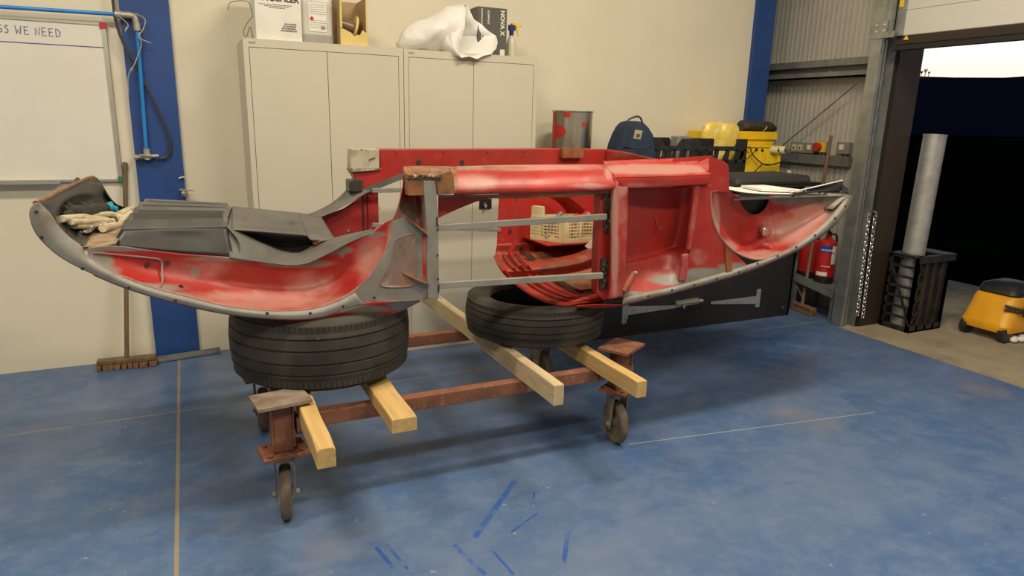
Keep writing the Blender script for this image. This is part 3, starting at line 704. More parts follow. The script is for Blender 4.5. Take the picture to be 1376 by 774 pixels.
c = at(687, 60, -0.3); c.z = HT
b = MB(); b.lathe([(0, 0), (0.03, 0), (0.033, 0.01), (0.033, 0.09), (0.026, 0.12), (0.012, 0.14), (0.012, 0.15)], c, n=20); b.build('bottle', m_clearb, t)
b = MB(); b.cyl(c+V(0, 0, 0.145), c+V(0, 0, 0.175), 0.015, 0, 16); b.box((c.x-0.02, c.y-0.014, HT+0.175), (c.x+0.022, c.y+0.014, HT+0.21)); b.build('neck', m_spray_blue, t)
b = MB(); b.box((c.x+0.0, c.y-0.012, HT+0.20), (c.x+0.055, c.y+0.012, HT+0.222)); b.cyl((c.x+0.05, c.y, HT+0.211), (c.x+0.066, c.y, HT+0.211), 0.009); b.tube([(c.x+0.028, c.y, HT+0.2), (c.x+0.045, c.y, HT+0.17), (c.x+0.05, c.y, HT+0.14)], 0.006, 0, 8, sub=3); b.build('trigger', m_yellow, t)

# ------------------------------------------------------------------ workbench with black front
BT = 1.10
t = thing('workbench', (3.4, -0.4, 0), 'long bench with a black painted board front carrying two strap hinges', 'workbench')
BX0, BX1, BY = 2.25, 4.457, -0.715
b = MB(); b.box((BX0, BY, 0), (BX1, BY+0.018, BT-0.03)); b.box((BX0, BY, 0), (BX0+0.018, -0.02, BT-0.03)); b.box((BX1-0.018, BY, 0), (BX1, -0.02, BT-0.03)); b.build('front_board', m_black, t, smooth=False)
b = MB(); b.box((BX0-0.02, BY-0.02, BT-0.03), (4.62, -0.05, BT)); b.build('top', m_black, t, smooth=False)
def hinge(px0, py0, px1, py1, vert, tall):
    b = MB(); a, c = at(px0, py0, BY-0.004), at(px1, py1, BY-0.004); d = (c-a).normalized(); n_ = d.cross(Y3)
    if n_.z < 0: n_ = -n_
    b.prism([a+n_*0.033, a-n_*0.033, c-n_*0.010, c+n_*0.010], (0, -0.004, 0), 0)
    v = at(*vert, BY-0.004); b.box((v.x-0.02, BY-0.010, v.z-tall), (v.x+0.02, BY, v.z+tall), 0); b.cyl((v.x+(0.02 if c.x > a.x else -0.02), BY-0.012, v.z-tall*0.6), (v.x+(0.02 if c.x > a.x else -0.02), BY-0.012, v.z+tall*0.6), 0.007, 0, 10)
    for k in (0.12, 0.4, 0.65): q = a+(c-a)*k; b.cyl(q+V(0, -0.007, 0), q, 0.006, 1, 8)
    for z in (-0.6, 0.6): b.cyl((v.x, BY-0.013, v.z+tall*z), (v.x, BY-0.009, v.z+tall*z), 0.006, 1, 8)
    return b.build('strap_hinge', [m_steel, m_galvd], t, smooth=False)
hinge(843, 417.5, 908, 412, (839, 419.5), 0.085); hinge(1016, 403, 955, 407, (1018.5, 400.5), 0.075)
b = MB(); a, c = at(908, 409, BY-0.012), at(938, 404, BY-0.012)
b.bar(a, c, 0.02, 0.045, (0, 0, 1)); b.cyl(a+V(0, -0.02, 0.004), c+V(0.03, -0.02, 0.004), 0.010, 1, 12); b.cyl(a+V(0.06, -0.03, -0.03), a+V(0.06, -0.01, 0.01), 0.008, 1, 8); b.ball(c+V(0.01, -0.02, 0.002), 0.016, 1); b.build('slide_bolt', [m_steel, m_brass], t)
b = MB(); q = at(1052, 413, BY); b.cyl(q+V(0, -0.006, 0), q, 0.008, 0, 10); b.build('screw', m_galv, t)

# paint tin on the bench
t = thing('metal_tin', (2.56, -0.3, BT), 'tall scratched silver metal tin with red paint marks, on the bench', 'tin')
l_, r_ = at(743, 172, -0.3), at(794, 172, -0.3); cx = (l_.x+r_.x)/2; rad = (r_.x-l_.x)/2*0.93; top = at(768, 149, -0.3).z
b = MB(); b.lathe([(0, 0), (rad, 0), (rad, 0.01), (rad-0.003, 0.014), (rad-0.003, top-BT-0.012), (rad+0.002, top-BT-0.008), (rad+0.002, top-BT), (rad-0.004, top-BT), (rad-0.006, top-BT-0.02), (0, top-BT-0.02)], (cx, -0.3, BT), n=48); b.build('body', m_tin, t)
def curved_patch(a0, a1, z0, z1, r, n=12, ell=False):
    vs = []; fs = []
    if ell:
        am, ah, zm, zh = (a0+a1)/2, (a1-a0)/2, (z0+z1)/2, (z1-z0)/2; vs = [(cx+r*math.sin(am), -0.3-r*math.cos(am), zm)]
        for f in (.25, .5, .75, 1): vs += [(cx+r*math.sin(am+ah*f*math.cos(2*PI*k/24)), -0.3-r*math.cos(am+ah*f*math.cos(2*PI*k/24)), zm+zh*f*math.sin(2*PI*k/24)) for k in range(24)]
        return vs, [[0, 1+k, 1+(k+1) % 24] for k in range(24)]+[[1+q*24+k, 1+q*24+(k+1) % 24, 25+q*24+(k+1) % 24, 25+q*24+k] for q in range(3) for k in range(24)]
    for k in range(n+1):
        a = a0+(a1-a0)*k/n
        for z in (z0, z1): vs.append((cx+r*math.sin(a), -0.3-r*math.cos(a), z))
    return vs, [[2*k, 2*k+2, 2*k+3, 2*k+1] for k in range(n)]
b = MB(); va = math.atan2(cx-0, 4.38)
for a0, a1, z0, z1, el in ((-1.62, -1.25, BT+0.05, top-0.01, False), (-1.45, -0.62, top-0.19, top-0.10, True), (-0.75, -0.4, top-0.05, top-0.005, True), (0.18, 0.42, top-0.11, top-0.075, True)):
    vs, fs = curved_patch(a0-va+0.3, a1-va+0.3, z0, z1, rad-0.0015, ell=el); b.add(vs, fs)
b.build('paint_marks', m_redpaint, t)

# backpack
t = thing('backpack', (2.95, -0.58, BT), 'navy canvas bag with a loop handle and small beige patch on the bench', 'bag')
Yb = -0.58
pxo = [((818, 209), (878, 216)), ((819, 202), (876, 212)), ((823, 190), (874, 198)), ((827, 178), (873, 184)), ((831, 168), (867, 174)), ((836, 162), (862, 167)), ((842, 161), (856, 164))]
rings = []
for i, (l1, r1) in enumerate(pxo):
    a, c = at(*l1, Yb), at(*r1, Yb); z = (a.z+c.z)/2 if i else BT+0.002
    if i == 0: z = BT+0.003
    hx = (c.x-a.x)/2; mx = (a.x+c.x)/2; hy = [0.10, 0.105, 0.10, 0.09, 0.075, 0.05, 0.02][i]; ring = []
    for k in range(28):
        an = 2*PI*k/28; cc, ss = math.cos(an), math.sin(an); e_ = 0.6
        n_ = 1+0.06*noise.noise(V(cc*2, ss*2, i*0.8))
        ring.append(V(mx+hx*math.copysign(abs(cc)**e_, cc)*n_, Yb+hy*math.copysign(abs(ss)**e_, ss)*n_, z))
    rings.append(ring)
b = MB(); b.loft(rings); b.build('body', m_navy, t, ang=60)
b = MB(); b.tube([at(*p, Yb) for p in ((843, 163), (846, 160), (852, 157.5), (857, 156.5), (861, 159), (863, 165))], 0.007, 0, 8, sub=4); b.build('loop_handle', m_hose, t)
b = MB(); p = at(857, 181, Yb-0.1); b.obox(p, ((1, 0, -0.1), (0, -0.3, 1), (0, 1, 0.3)), (0.03, 0.03, 0.004)); b.build('patch', m_beige, t, smooth=False)
b = MB(); b.obox(p+V(0, -0.005, -0.003), ((1, 0, -0.1), (0, -0.3, 1), (0, 1, 0.3)), (0.012, 0.009, 0.003)); b.build('patch_emblem', m_handle, t, smooth=False)
b = MB(); b.tube([at(*p, Yb-0.10) for p in ((838, 196), (850, 199), (866, 198), (873, 195))], 0.004, 0, 6, sub=4); b.build('zip', m_hose, t)

# black lattice crate
def lattice_crate(name, lo, hi, label, wall=0.006, bars=9, mat=m_blackpl, cat='crate', notched=True, openx=True):
    t = thing(name, ((lo[0]+hi[0])/2, (lo[1]+hi[1])/2, lo[2]), label, cat)
    (x0, y0, z0), (x1, y1, z1) = lo, hi
    b = MB(); b.box((x0, y0, z0), (x1, y1, z0+0.006)); b.build('base', mat, t, smooth=False)
    h = z1-z0
    for nm, a, c, nrm in (('side_panel', V(x0, y0, z0), V(x1, y0, z0), V(0, 1, 0)), ('side_panel', V(x0, y1, z0), V(x1, y1, z0), V(0, -1, 0)), ('end_panel', V(x0, y0, z0), V(x0, y1, z0), V(1, 0, 0)), ('end_panel', V(x1, y0, z0), V(x1, y1, z0), V(-1, 0, 0))):
        b = MB(); d = (c-a); ln = d.length; d.normalize()
        prof = [(0, 0.72*h), (0.0, 1.0*h), (0.08*ln, 1.0*h), (0.12*ln, 0.83*h), (0.24*ln, 0.83*h), (0.29*ln, h*0.99), (0.46*ln, h*0.99), (0.50*ln, 0.83*h), (0.86*ln, 0.83*h), (0.90*ln, h), (ln, h), (ln, 0.72*h)] if notched else [(0, .8*h), (0, h), (ln, h), (ln, .8*h)]
        b.prism([a+d*s+Z3*z for s, z in prof], nrm*wall)
        b.prism([a+d*s+Z3*z for s, z in ((0, 0), (ln, 0), (ln, 0.12*h), (0, 0.12*h))], nrm*wall)
        b.prism([a+d*s+Z3*z for s, z in ((0, 0.44*h), (ln, 0.44*h), (ln, 0.50*h), (0, 0.50*h))], nrm*wall*1.6-nrm*0)
        if notched:
            b.prism([a+d*0.01+Z3*0.1*h+nrm*0.004, a+d*(ln-0.01)+Z3*0.1*h+nrm*0.004, a+d*(ln-0.01)+Z3*0.52*h+nrm*0.004, a+d*0.01+Z3*0.52*h+nrm*0.004], nrm*wall*0.5)
            for s in (0.05, .16, .30, .42, .54, .66, .78, .90): b.prism([a+d*(s*ln-0.028)+Z3*0.48*h+nrm*.003, a+d*(s*ln+0.02)+Z3*0.48*h+nrm*.003, a+d*(s*ln+0.035)+Z3*0.76*h+nrm*.003, a+d*(s*ln-0.012)+Z3*0.76*h+nrm*.003], nrm*wall*0.5)
        for s in [ln*k/bars for k in range(bars+1)]:
            w_ = 0.012 if 0 < s < ln else 0.02; s = min(max(s, w_), ln-w_)
            b.prism([a+d*(s-w_)+Z3*0.1*h, a+d*(s+w_)+Z3*0.1*h, a+d*(s+w_)+Z3*0.75*h, a+d*(s-w_)+Z3*0.75*h], nrm*wall)
            if 0.02 < s < ln-0.1: b.bar(a+d*s+Z3*0.12*h+nrm*0.003, a+d*min(s+ln/bars, ln)+Z3*0.72*h+nrm*0.003, wall, 0.012, nrm)
        b.build(nm, mat, t, smooth=False)
    return t
c0, c1 = at(875, 230, -0.52), at(1000, 235, -0.52)
lattice_crate('plastic_crate', (c0.x, -0.52, BT), (c1.x, -0.16, at(1000, 187, -0.52).z), 'long black slotted plastic crate on the bench behind the car body')
boxat('grey_case', m_greybox, (c0.x+0.32, -0.40, BT+0.006), (c0.x+0.45, -0.3, at(920, 183, -0.4).z), 'grey rounded box poking out of the black crate', 'box', 0.01)
boxat('black_case', m_black, (c0.x+0.50, -0.38, BT+0.006), (c0.x+0.70, -0.26, at(950, 186, -0.38).z), 'black box poking out of the right half of the black crate', 'box', 0.01)

# yellow tool case with things on its lid
t = thing('tool_case', (4.2, -0.22, BT), 'large yellow plastic tool case standing behind the black crate', 'tool case')
a, c = at(985, 200, -0.28), at(1044, 178, -0.28); zl = at(1040, 184, -0.28).z; zt = at(1030, 177, -0.28).z
X0, X1 = at(948, 190, -0.28).x, at(1044, 190, -0.28).x
b = MB(); b.box((X0, -0.28, BT), (X1-0.02, -0.06, zl-0.03), 0, bev=0.02); b.build('body', m_yellow, t)
b = MB(); b.box((X0-0.01, -0.29, zl-0.03), (X1, -0.05, zt), 0, bev=0.015); b.box((X0+0.1, -0.296, zl-0.05), (X0+0.16, -0.285, zt-0.01), 0); b.build('lid', m_yellow, t)
t = thing('soft_pouch', (4.3, -0.18, zt), 'black soft pouch lying on the lid of the yellow tool case', 'pouch')
b = MB(); xa, xb = at(997, 165, -0.2).x, at(1040, 170, -0.2).x; zt2 = at(1020, 163, -0.2).z
b.loft([[V(x, -0.18+0.075*f*math.cos(2*PI*k/16), zt+(zt2-zt)*0.5*g*(1+math.sin(2*PI*k/16))) for k in range(16)] for x, f, g in ((xa, .7, .8), (xa+0.03, .95, 1.1), ((xa+xb)/2, 1, 1.0), (xb-0.05, 1, 1.0), (xb-0.01, .9, .7), (xb, .6, .3))]); b.build('body', m_glove, t)
b = MB(); b.tube([V(xb-0.14, -0.18+0.078*math.cos(a_), zt+(zt2-zt)*0.52*(1+math.sin(a_))) for a_ in [PI+0.2*k for k in range(16)]], 0.006, 0, 6); b.build('strap', m_beige, t)
# clear film bag in front of the case, over the crate
t = thing('film_bag', (3.95, -0.33, BT), 'shiny pale yellow plastic film bag bulging above the right end of the black crate', 'bag')
b = MB()
for (l1, r1, tp, bt, yy) in ((943, 977, 164, 195, -0.33), (965, 992, 166, 196, -0.36)):
    xl, xr = at(l1, 185, yy).x, at(r1, 185, yy).x; z1_ = at((l1+r1)/2, tp, yy).z; z0_ = BT+0.01; rings = []
    for f, g in ((0, .7), (.15, .85), (.4, .9), (.6, .95), (.8, 1), (.93, .9), (1, .6)):
        ring = []
        for k in range(20):
            an = 2*PI*k/20; n_ = 1+0.1*noise.noise(V(math.cos(an)*2, math.sin(an)*2, f*5+l1)); cc, ss = math.cos(an), math.sin(an)
            ring.append(V((xl+xr)/2+(xr-xl)/2*g*n_*math.copysign(abs(cc)**.7, cc), yy+0.045*g*n_*ss, z0_+(z1_-z0_)*f))
        rings.append(ring)
    b.loft(rings)
b.build('film', m_palel, t, ang=40)

# yellow site transformer with two sockets
t = thing('site_transformer', (4.35, -0.45, BT), 'yellow site transformer box with two round sockets at the right end of the bench', 'transformer')
Yt = -0.50; x0, x1 = at(1000, 215, Yt).x, at(1050, 215, Yt).x; zt = at(1030, 196, Yt).z
b = MB(); b.box((x0, Yt, BT), (x1, Yt+0.2, zt-0.01), 0, bev=0.012); b.box((x0-0.01, Yt-0.008, zt-0.014), (x1+0.02, Yt+0.21, zt), 0, bev=0.004)
for k in (0.42, 0.52, 0.62, 0.92): b.box((x0+(x1-x0)*k, Yt-0.008, BT+0.0), (x0+(x1-x0)*k+0.012, Yt, zt-0.05), 0)
b.build('housing', m_yellow, t)
for px in (1043, 1052):
    c = at(px, 202, Yt-0.02); b = MB(); b.cyl(c+V(-0.03, 0.03, 0), c+V(0, -0.02, 0), 0.03, 0, 20); b.lathe([(0.0, 0), (0.012, 0), (0.012, -0.002)], c+V(0, -0.021, 0), (0, 1, 0), 1, 16); b.ball(c+V(0, -0.019, 0), (0.012, 0.004, 0.012), 1); b.build('socket', [m_crate, m_ink], t)
for px, py in ((1016, 201), (1024, 202)):
    c = at(px, py, Yt); b = MB(); b.cyl(c+V(0, -0.008, 0), c, 0.012, 0, 12); b.build('cable_gland', m_ink, t)
b = MB(); b.tube([at(*p, Yt-0.03) for p in ((1000, 199), (1008, 198), (1010, 205), (1018, 215), (1030, 222), (1045, 219), (1056, 217))], 0.005, 0, 6, sub=4)
b.tube([at(*p, Yt-0.035) for p in ((1015, 202), (1010, 208), (1004, 213), (999, 215))], 0.004, 0, 6, sub=4); b.tube([at(*p, Yt-0.04) for p in ((1056, 214), (1040, 221), (1025, 221), (1015, 230), (1010, 233))], 0.005, 0, 6, sub=4)
b.build('cable', m_ink, t)
t = thing('small_bottle', at(1060, 228, BT, 2), 'small clear bottle on the bench right of the yellow transformer', 'bottle')
c = Vector(t.location); b = MB(); c = V(at(1061, 225, -0.45).x, -0.45, BT); b.lathe([(0, 0), (0.028, 0), (0.03, 0.02), (0.022, 0.05), (0.018, 0.075), (0, 0.078)], c, n=16); b.build('glass', m_clearb, t)
t.location = t.location
b = MB(); c = V(at(1003, 225, -0.55).x, -0.55, BT); b.ball(c+V(0.02, 0, 0.03), (0.05, 0.03, 0.028), 0, 12, 8); b.ball(c+V(0.07, -0.01, 0.018), (0.03, 0.02, 0.017), 0, 10, 6)
r = b.build('crumpled_paper', m_white); tag(r, 'crumpled white paper between the black crate and the yellow transformer', 'paper')

# ------------------------------------------------------------------ electrical boxes on the cladding
b = MB(); XS = 4.90
p, q = at(1056, 213, XS, 0), at(1139, 218, XS, 0)
b.box((XS, q.y, at(1100, 221, XS, 0).z), (4.952, p.y+0.2, at(1100, 208, XS, 0).z)); b.cyl((XS-0.002, at(1072, 212, XS, 0).y, at(1072, 212, XS, 0).z), (XS+0.01, at(1072, 212, XS, 0).y, at(1072, 212, XS, 0).z), 0.01, 1, 10)
r = b.build('cable_trunking', [m_galvd, m_galv], smooth=False); tag(r, 'horizontal steel cable trunking under the switch boxes on the cladding', 'trunking')
def swbox(l, r_, tp, bt, label, cat, kind):
    a, c = at(l, (tp+bt)/2, XS, 0), at(r_, (tp+bt)/2, XS, 0); zt, zb = at((l+r_)/2, tp, XS, 0).z, at((l+r_)/2, bt, XS, 0).z
    t = thing('switch_box', (XS+0.03, (a.y+c.y)/2, zb), label, cat)
    y0, y1 = c.y, a.y; b = MB(); b.box((XS, y0, zb), (4.95, y1, zt), 0, bev=0.004); b.build('back_box', m_greybox, t)
    def bx(nm, f0, f1, g0, g1, d, m_): q = MB(); q.box((XS-d, y1-(y1-y0)*f1, zb+(zt-zb)*g0), (XS+0.001, y1-(y1-y0)*f0, zb+(zt-zb)*g1), 0); q.build(nm, m_, t, smooth=False)
    if kind == 'double':
        for f in (0.12, 0.56): bx('socket_face', f, f+0.32, 0.2, 0.8, 0.004, m_crate); 
        for f in (0.22, 0.66): bx('socket_slot', f, f+0.1, 0.35, 0.55, 0.006, m_ink)
    if kind == 'switch': bx('rocker', 0.3, 0.62, 0.35, 0.8, 0.008, m_white)
    if kind == 'isolator':
        bx('yellow_plate', 0.1, 0.95, 0.05, 0.95, 0.01, m_yellow)
        cc = V(XS-0.012, (y0+y1)/2+0.015, (zt+zb)/2); q = MB(); q.cyl(cc, cc-V(0.03, 0, 0), 0.036, 0, 20); q.bar(cc-V(0.034, 0, -0.034), cc-V(0.034, 0, 0.034), 0.016, 0.014, (1, 0, 0)); q.build('rotary_knob', m_red, t)
    for k in (0.35, 0.65):
        q = MB(); q.cyl((XS+0.025, y0+(y1-y0)*k, zb-0.035), (XS+0.025, y0+(y1-y0)*k, zb), 0.008, 0, 8); q.build('conduit', m_galv, t)
swbox(1062, 1080, 191, 205, 'grey metal double socket box, leftmost on the cladding', 'socket', 'double')
swbox(1081, 1094, 192, 206, 'small grey switch box between the double socket and the red and yellow isolator', 'switch', 'switch')
swbox(1096, 1110, 190, 205, 'isolator box with a red knob on a yellow plate', 'switch', 'isolator')
swbox(1123, 1140, 191, 207, 'grey switch box with a white rocker, rightmost beside the door track', 'switch', 'switch')

# broom in the bay behind the bench
hd0, hd1 = at(1062, 408, 0.03, 2), at(1093, 420, 0.03, 2); hd0.z = hd1.z = 0
t = broom('broom', hd0, hd1, at(1117, 182, 4.80, 0), 'brown broom leaning in the bay beside the right end of the black bench', mat=m_handle, rad=0.014)
b = MB(); m_ = (hd0+hd1)/2; b.bar(m_+V(0.02, 0, 0.09), m_+V(-0.07, 0.02, 0.22), 0.01, 0.008); b.build('head_stay', m_alu, t, smooth=False)

# steel frame shelf with extinguishers
t = thing('extinguisher_stand', (4.75, -0.75, 0), 'low galvanised angle frame carrying the fire extinguishers, beside the door track', 'frame')
zs = 0.27
b = MB(); b.bar(at(1068, 372, 4.62, 0), at(1121, 396, 4.62, 0), 0.006, 0.07); p1, p2 = at(1068, 371, 4.62, 0), at(1121, 394, 4.62, 0); b.build('front_rail', m_galvd, t, smooth=False)
zs = (p1.z+p2.z)/2
b = MB(); b.box((4.62, p2.y, zs-0.01), (4.93, p1.y+0.05, zs)); b.build('shelf_plate', m_galvd, t, smooth=False)
for y in (p1.y, p2.y+0.02):
    for x in (4.64, 4.92): q = MB(); q.box((x-0.012, y-0.012, 0), (x+0.012, y+0.012, zs-0.01)); q.build('leg', m_galvd, t, smooth=False)
def exting(c, r, h, label, lab=True):
    t = thing('fire_extinguisher', c, label, 'fire extinguisher', 'red fire extinguishers in the bay')
    c = Vector(c); b = MB()
    b.lathe([(0, 0), (r*0.95, 0), (r, 0.01), (r, 0.06), (r, 0.061), (r, h*0.78), (r*0.9, h*0.86), (r*0.45, h*0.93), (r*0.3, h*0.95), (r*0.3, h)], c, mis=[1, 1, 1, 0, 0, 0, 0, 0, 0], n=32); b.build('cylinder', [m_extred, m_black], t)
    b = MB(); b.cyl(c+V(0, 0, h), c+V(0, 0, h+0.03), 0.018, 0, 12); b.bar(c+V(0, 0, h+0.035), c+V(-0.08, -0.05, h+0.055), 0.016, 0.008); b.bar(c+V(0, 0, h+0.02), c+V(-0.07, -0.045, h+0.02), 0.014, 0.007); b.build('valve_handle', m_black, t)
    b = MB(); b.tube([c+V(0, 0, h+0.01), c+V(0.05, -0.03, h), c+V(r+0.015, -0.01, h*0.7), c+V(r+0.012, -0.01, h*0.3)], 0.009, 0, 8, sub=4); b.build('hose', m_hose, t)
    va = math.atan2(-(4.68+c.y), -c.x)   # facing the room
    if lab:
        def patch(nm, a0, a1, z0, z1, m_, rr_):
            q = MB(); vs = []
            for k in range(9):
                a = va+a0+(a1-a0)*k/8
                for z in (z0, z1): vs.append(c+V(rr_*math.cos(a), rr_*math.sin(a), z))
            q.add(vs, [[2*k, 2*k+2, 2*k+3, 2*k+1] for k in range(8)]); return q.build(nm, m_, t)
        patch('blue_band', -0.75, 0.75, h*0.66, h*0.80, m_label_blue, r+0.001)
        patch('white_label', 0.55, 1.35, h*0.42, h*0.8, m_white, r+0.0015)
        patch('lower_label', -0.9, 0.3, 0.068, 0.10, m_white, r+0.001)
        n_ = V(math.cos(va), math.sin(va), 0); xd = V(-n_.y, n_.x, 0)
        q = MB(); text_mesh(q, 'POWDER', c+n_*(r+0.003)-xd*0.042+V(0, 0, h*0.69), xd, Z3, 0.024, bold=0.0004); text_mesh(q, 'POWDER', c+n_*(r+0.002)-xd*0.03+V(0, 0, h*0.36), xd, Z3, 0.016, bold=0.0004); q.build('lettering', m_white, t, smooth=False)
pe = at(1106, 376, 4.76, 0); exting((4.76, pe.y, zs), 0.075, 0.40, 'red powder fire extinguisher with a blue and white label, beside the door track')
pe = at(1081, 366, 4.76, 0); exting((4.78, pe.y, zs), 0.075, 0.38, 'second red fire extinguisher, half hidden by the car tail, behind the broom', lab=False)

# chain hanging on the brown reveal
b = MB(); Yc = -1.195
b.tube([at(*p, Yc) for p in ((1165, 291), (1169, 284), (1176, 285), (1178, 291))], 0.006, 0, 8, sub=3)
def strand(p, q, n_):
    for k in range(n_):
        c = p+(q-p)*(k+0.5)/n_; d = (q-p).normalized(); s_ = d.cross(Y3).normalized(); hl = (q-p).length/n_*0.62
        sd = s_ if k % 2 else (s_*0.25+Y3).normalized()
        b.tube([c+d*hl*math.cos(a)+sd*0.0145*math.sin(a) for a in [2*PI*j/10 for j in range(10)]], 0.0046, 0, 6, closed=True)
strand(at(1168, 288, Yc), at(1152, 424, Yc), 26); strand(at(1176, 290, Yc), at(1159, 427, Yc-0.005), 26)
r = b.build('door_chain', m_chrome); tag(r, 'silver chain hanging doubled on the brown door reveal', 'chain')

# ------------------------------------------------------------------ outside: crate with duct, vacuum
c0 = at(1215, 447, 0, 2)
t = thing('stacked_crate', (5.15, -1.4, 0), 'black slotted plastic crate standing on end on the concrete outside the door', 'crate')
X0, X1, Y0, Y1, Hc = 4.945, 5.33, c0.y-0.02, -1.19, 0.60
b = MB(); b.box((X0, Y0, 0), (X0+0.012, Y0+0.03, Hc)); b.box((X0, Y1-0.03, 0), (X0+0.012, Y1, Hc))
for k in range(8): z = 0.02+k*0.079; b.box((X0, Y0, z), (X0+0.012, Y1, z+0.02))
b.bar((X0+0.006, Y0, 0.05), (X0+0.006, Y1, 0.55), 0.01, 0.018, (1, 0, 0)); b.build('end_panel', m_blackpl, t, smooth=False)
b = MB(); b.box((X0, Y0+0.02, 0.02), (X1, Y0+0.03, Hc-0.01)); 
for k in range(5):
    x = X0+(X1-X0)*k/4; b.box((max(x-0.012, X0), Y0, 0), (min(x+0.012, X1), Y0+0.03, Hc))
b.box((X0, Y0, 0), (X1, Y0+0.03, 0.05)); b.box((X0, Y0-0.01, Hc-0.05), (X1+0.03, Y0+0.03, Hc))
for k in range(4):
    x = X0+0.01+0.09*(k % 2); z = 0.06+k*0.12; b.bar((X0+0.01, Y0+0.01, z), (X0+0.10, Y0+0.01, z+0.11), 0.01, 0.012, (0, 1, 0)); b.bar((X0+0.10, Y0+0.01, z), (X0+0.01, Y0+0.01, z+0.11), 0.01, 0.012, (0, 1, 0))
b.build('side_panel', m_blackpl, t, smooth=False)
b = MB(); b.box((X1-0.012, Y0, 0), (X1, Y1, Hc)); b.box((X0, Y1-0.012, 0), (X1, Y1, Hc)); b.box((X0, Y0, 0), (X1, Y1, 0.012)); b.build('shell', m_blackpl, t, smooth=False)
b = MB(); b.box((X0+0.27, Y0-0.012, Hc-0.012), (X1+0.03, Y1, Hc+0.005)); b.box((X0-0.004, Y0, Hc-0.012), (X0+0.06, Y1, Hc)); b.build('rim', m_blackpl, t, smooth=False)
bot = V(5.05, -1.30, 0.02); tp = at(1257, 181, -1.27)
b = MB(); d = (tp-bot).normalized()
b.tube([bot, tp], 0.079, 0, 40); b.tube([tp-d*0.01, tp+d*0.001], 0.082, 0, 40)
r = b.build('steel_duct', m_pipe, ang=50); tag(r, 'tall galvanised round duct pipe standing in the black crate outside the door', 'pipe')

t = thing('wet_vacuum', (6.05, -1.75, 0), 'yellow vacuum cleaner with a black top standing on the concrete at the right edge', 'vacuum cleaner')
# body: lofted rounded box
vx, vy = 5.98, -1.72
R1 = at(1345, 440, vy); 
xl = at(1322, 425, vy).x; cx = xl+0.24
rings = [rr(cx, vy, 0.235, 0.17, 0.07, 0.06), rr(cx, vy, 0.25, 0.18, 0.12, 0.06), rr(cx, vy, 0.24, 0.175, 0.14, 0.07), rr(cx+0.015, vy, 0.205, 0.165, 0.26, 0.07), rr(cx+0.015, vy, 0.195, 0.16, 0.30, 0.07), rr(cx+0.02, vy, 0.17, 0.15, 0.335, 0.06)]
b = MB(); b.loft(rings); b.build('tank', m_yellow2, t, ang=50)
b = MB(); b.loft([rr(cx+0.02, vy, 0.165, 0.145, 0.33, 0.06), rr(cx+0.02, vy, 0.175, 0.15, 0.35, 0.06), rr(cx+0.03, vy, 0.155, 0.14, 0.40, 0.06), rr(cx+0.04, vy, 0.10, 0.10, 0.42, 0.05)]); b.build('motor_head', m_blackpl, t, ang=50)
b = MB(); b.tube([V(cx-0.22, vy-0.12, 0.28), V(cx-0.15, vy-0.185, 0.26), V(cx-0.03, vy-0.20, 0.235), V(cx+0.15, vy-0.19, 0.235)], 0.011, 0, 8, sub=4); b.tube([V(cx-0.22, vy-0.12, 0.25), V(cx-0.14, vy-0.18, 0.235), V(cx-0.03, vy-0.19, 0.215), V(cx+0.15, vy-0.185, 0.21)], 0.008, 0, 8, sub=4); b.build('hose', m_hose, t)
b = MB(); b.box((cx-0.07, vy-0.205, 0.195), (cx+0.03, vy-0.165, 0.275), 0, bev=0.008); b.build('clip', m_blackpl, t)
b = MB(); text_mesh(b, 'Titan 2', (cx-0.07, vy-0.176, 0.295), X3, Z3, 0.035, bold=0.0008); b.build('lettering', m_ink, t, smooth=False)
for sx, sy in ((-0.19, -0.14), (0.16, -0.15), (-0.19, 0.14), (0.16, 0.14)):
    b = MB(); b.cyl((cx+sx, vy+sy-0.025, 0.06), (cx+sx, vy+sy+0.025, 0.06), 0.06, 0, 24); b.build('wheel', m_blackpl, t)
b = MB(); q = at(1362, 458, 0.015, 2); 
for k in range(5): b.ball(q+V(k*0.035, 0.02*math.sin(k*2), 0.008), (0.035, 0.028, 0.022), 0, 10, 7)
r = b.build('crumpled_rag', m_white); tag(r, 'crumpled white rag on the concrete in front of the yellow vacuum cleaner', 'rag')

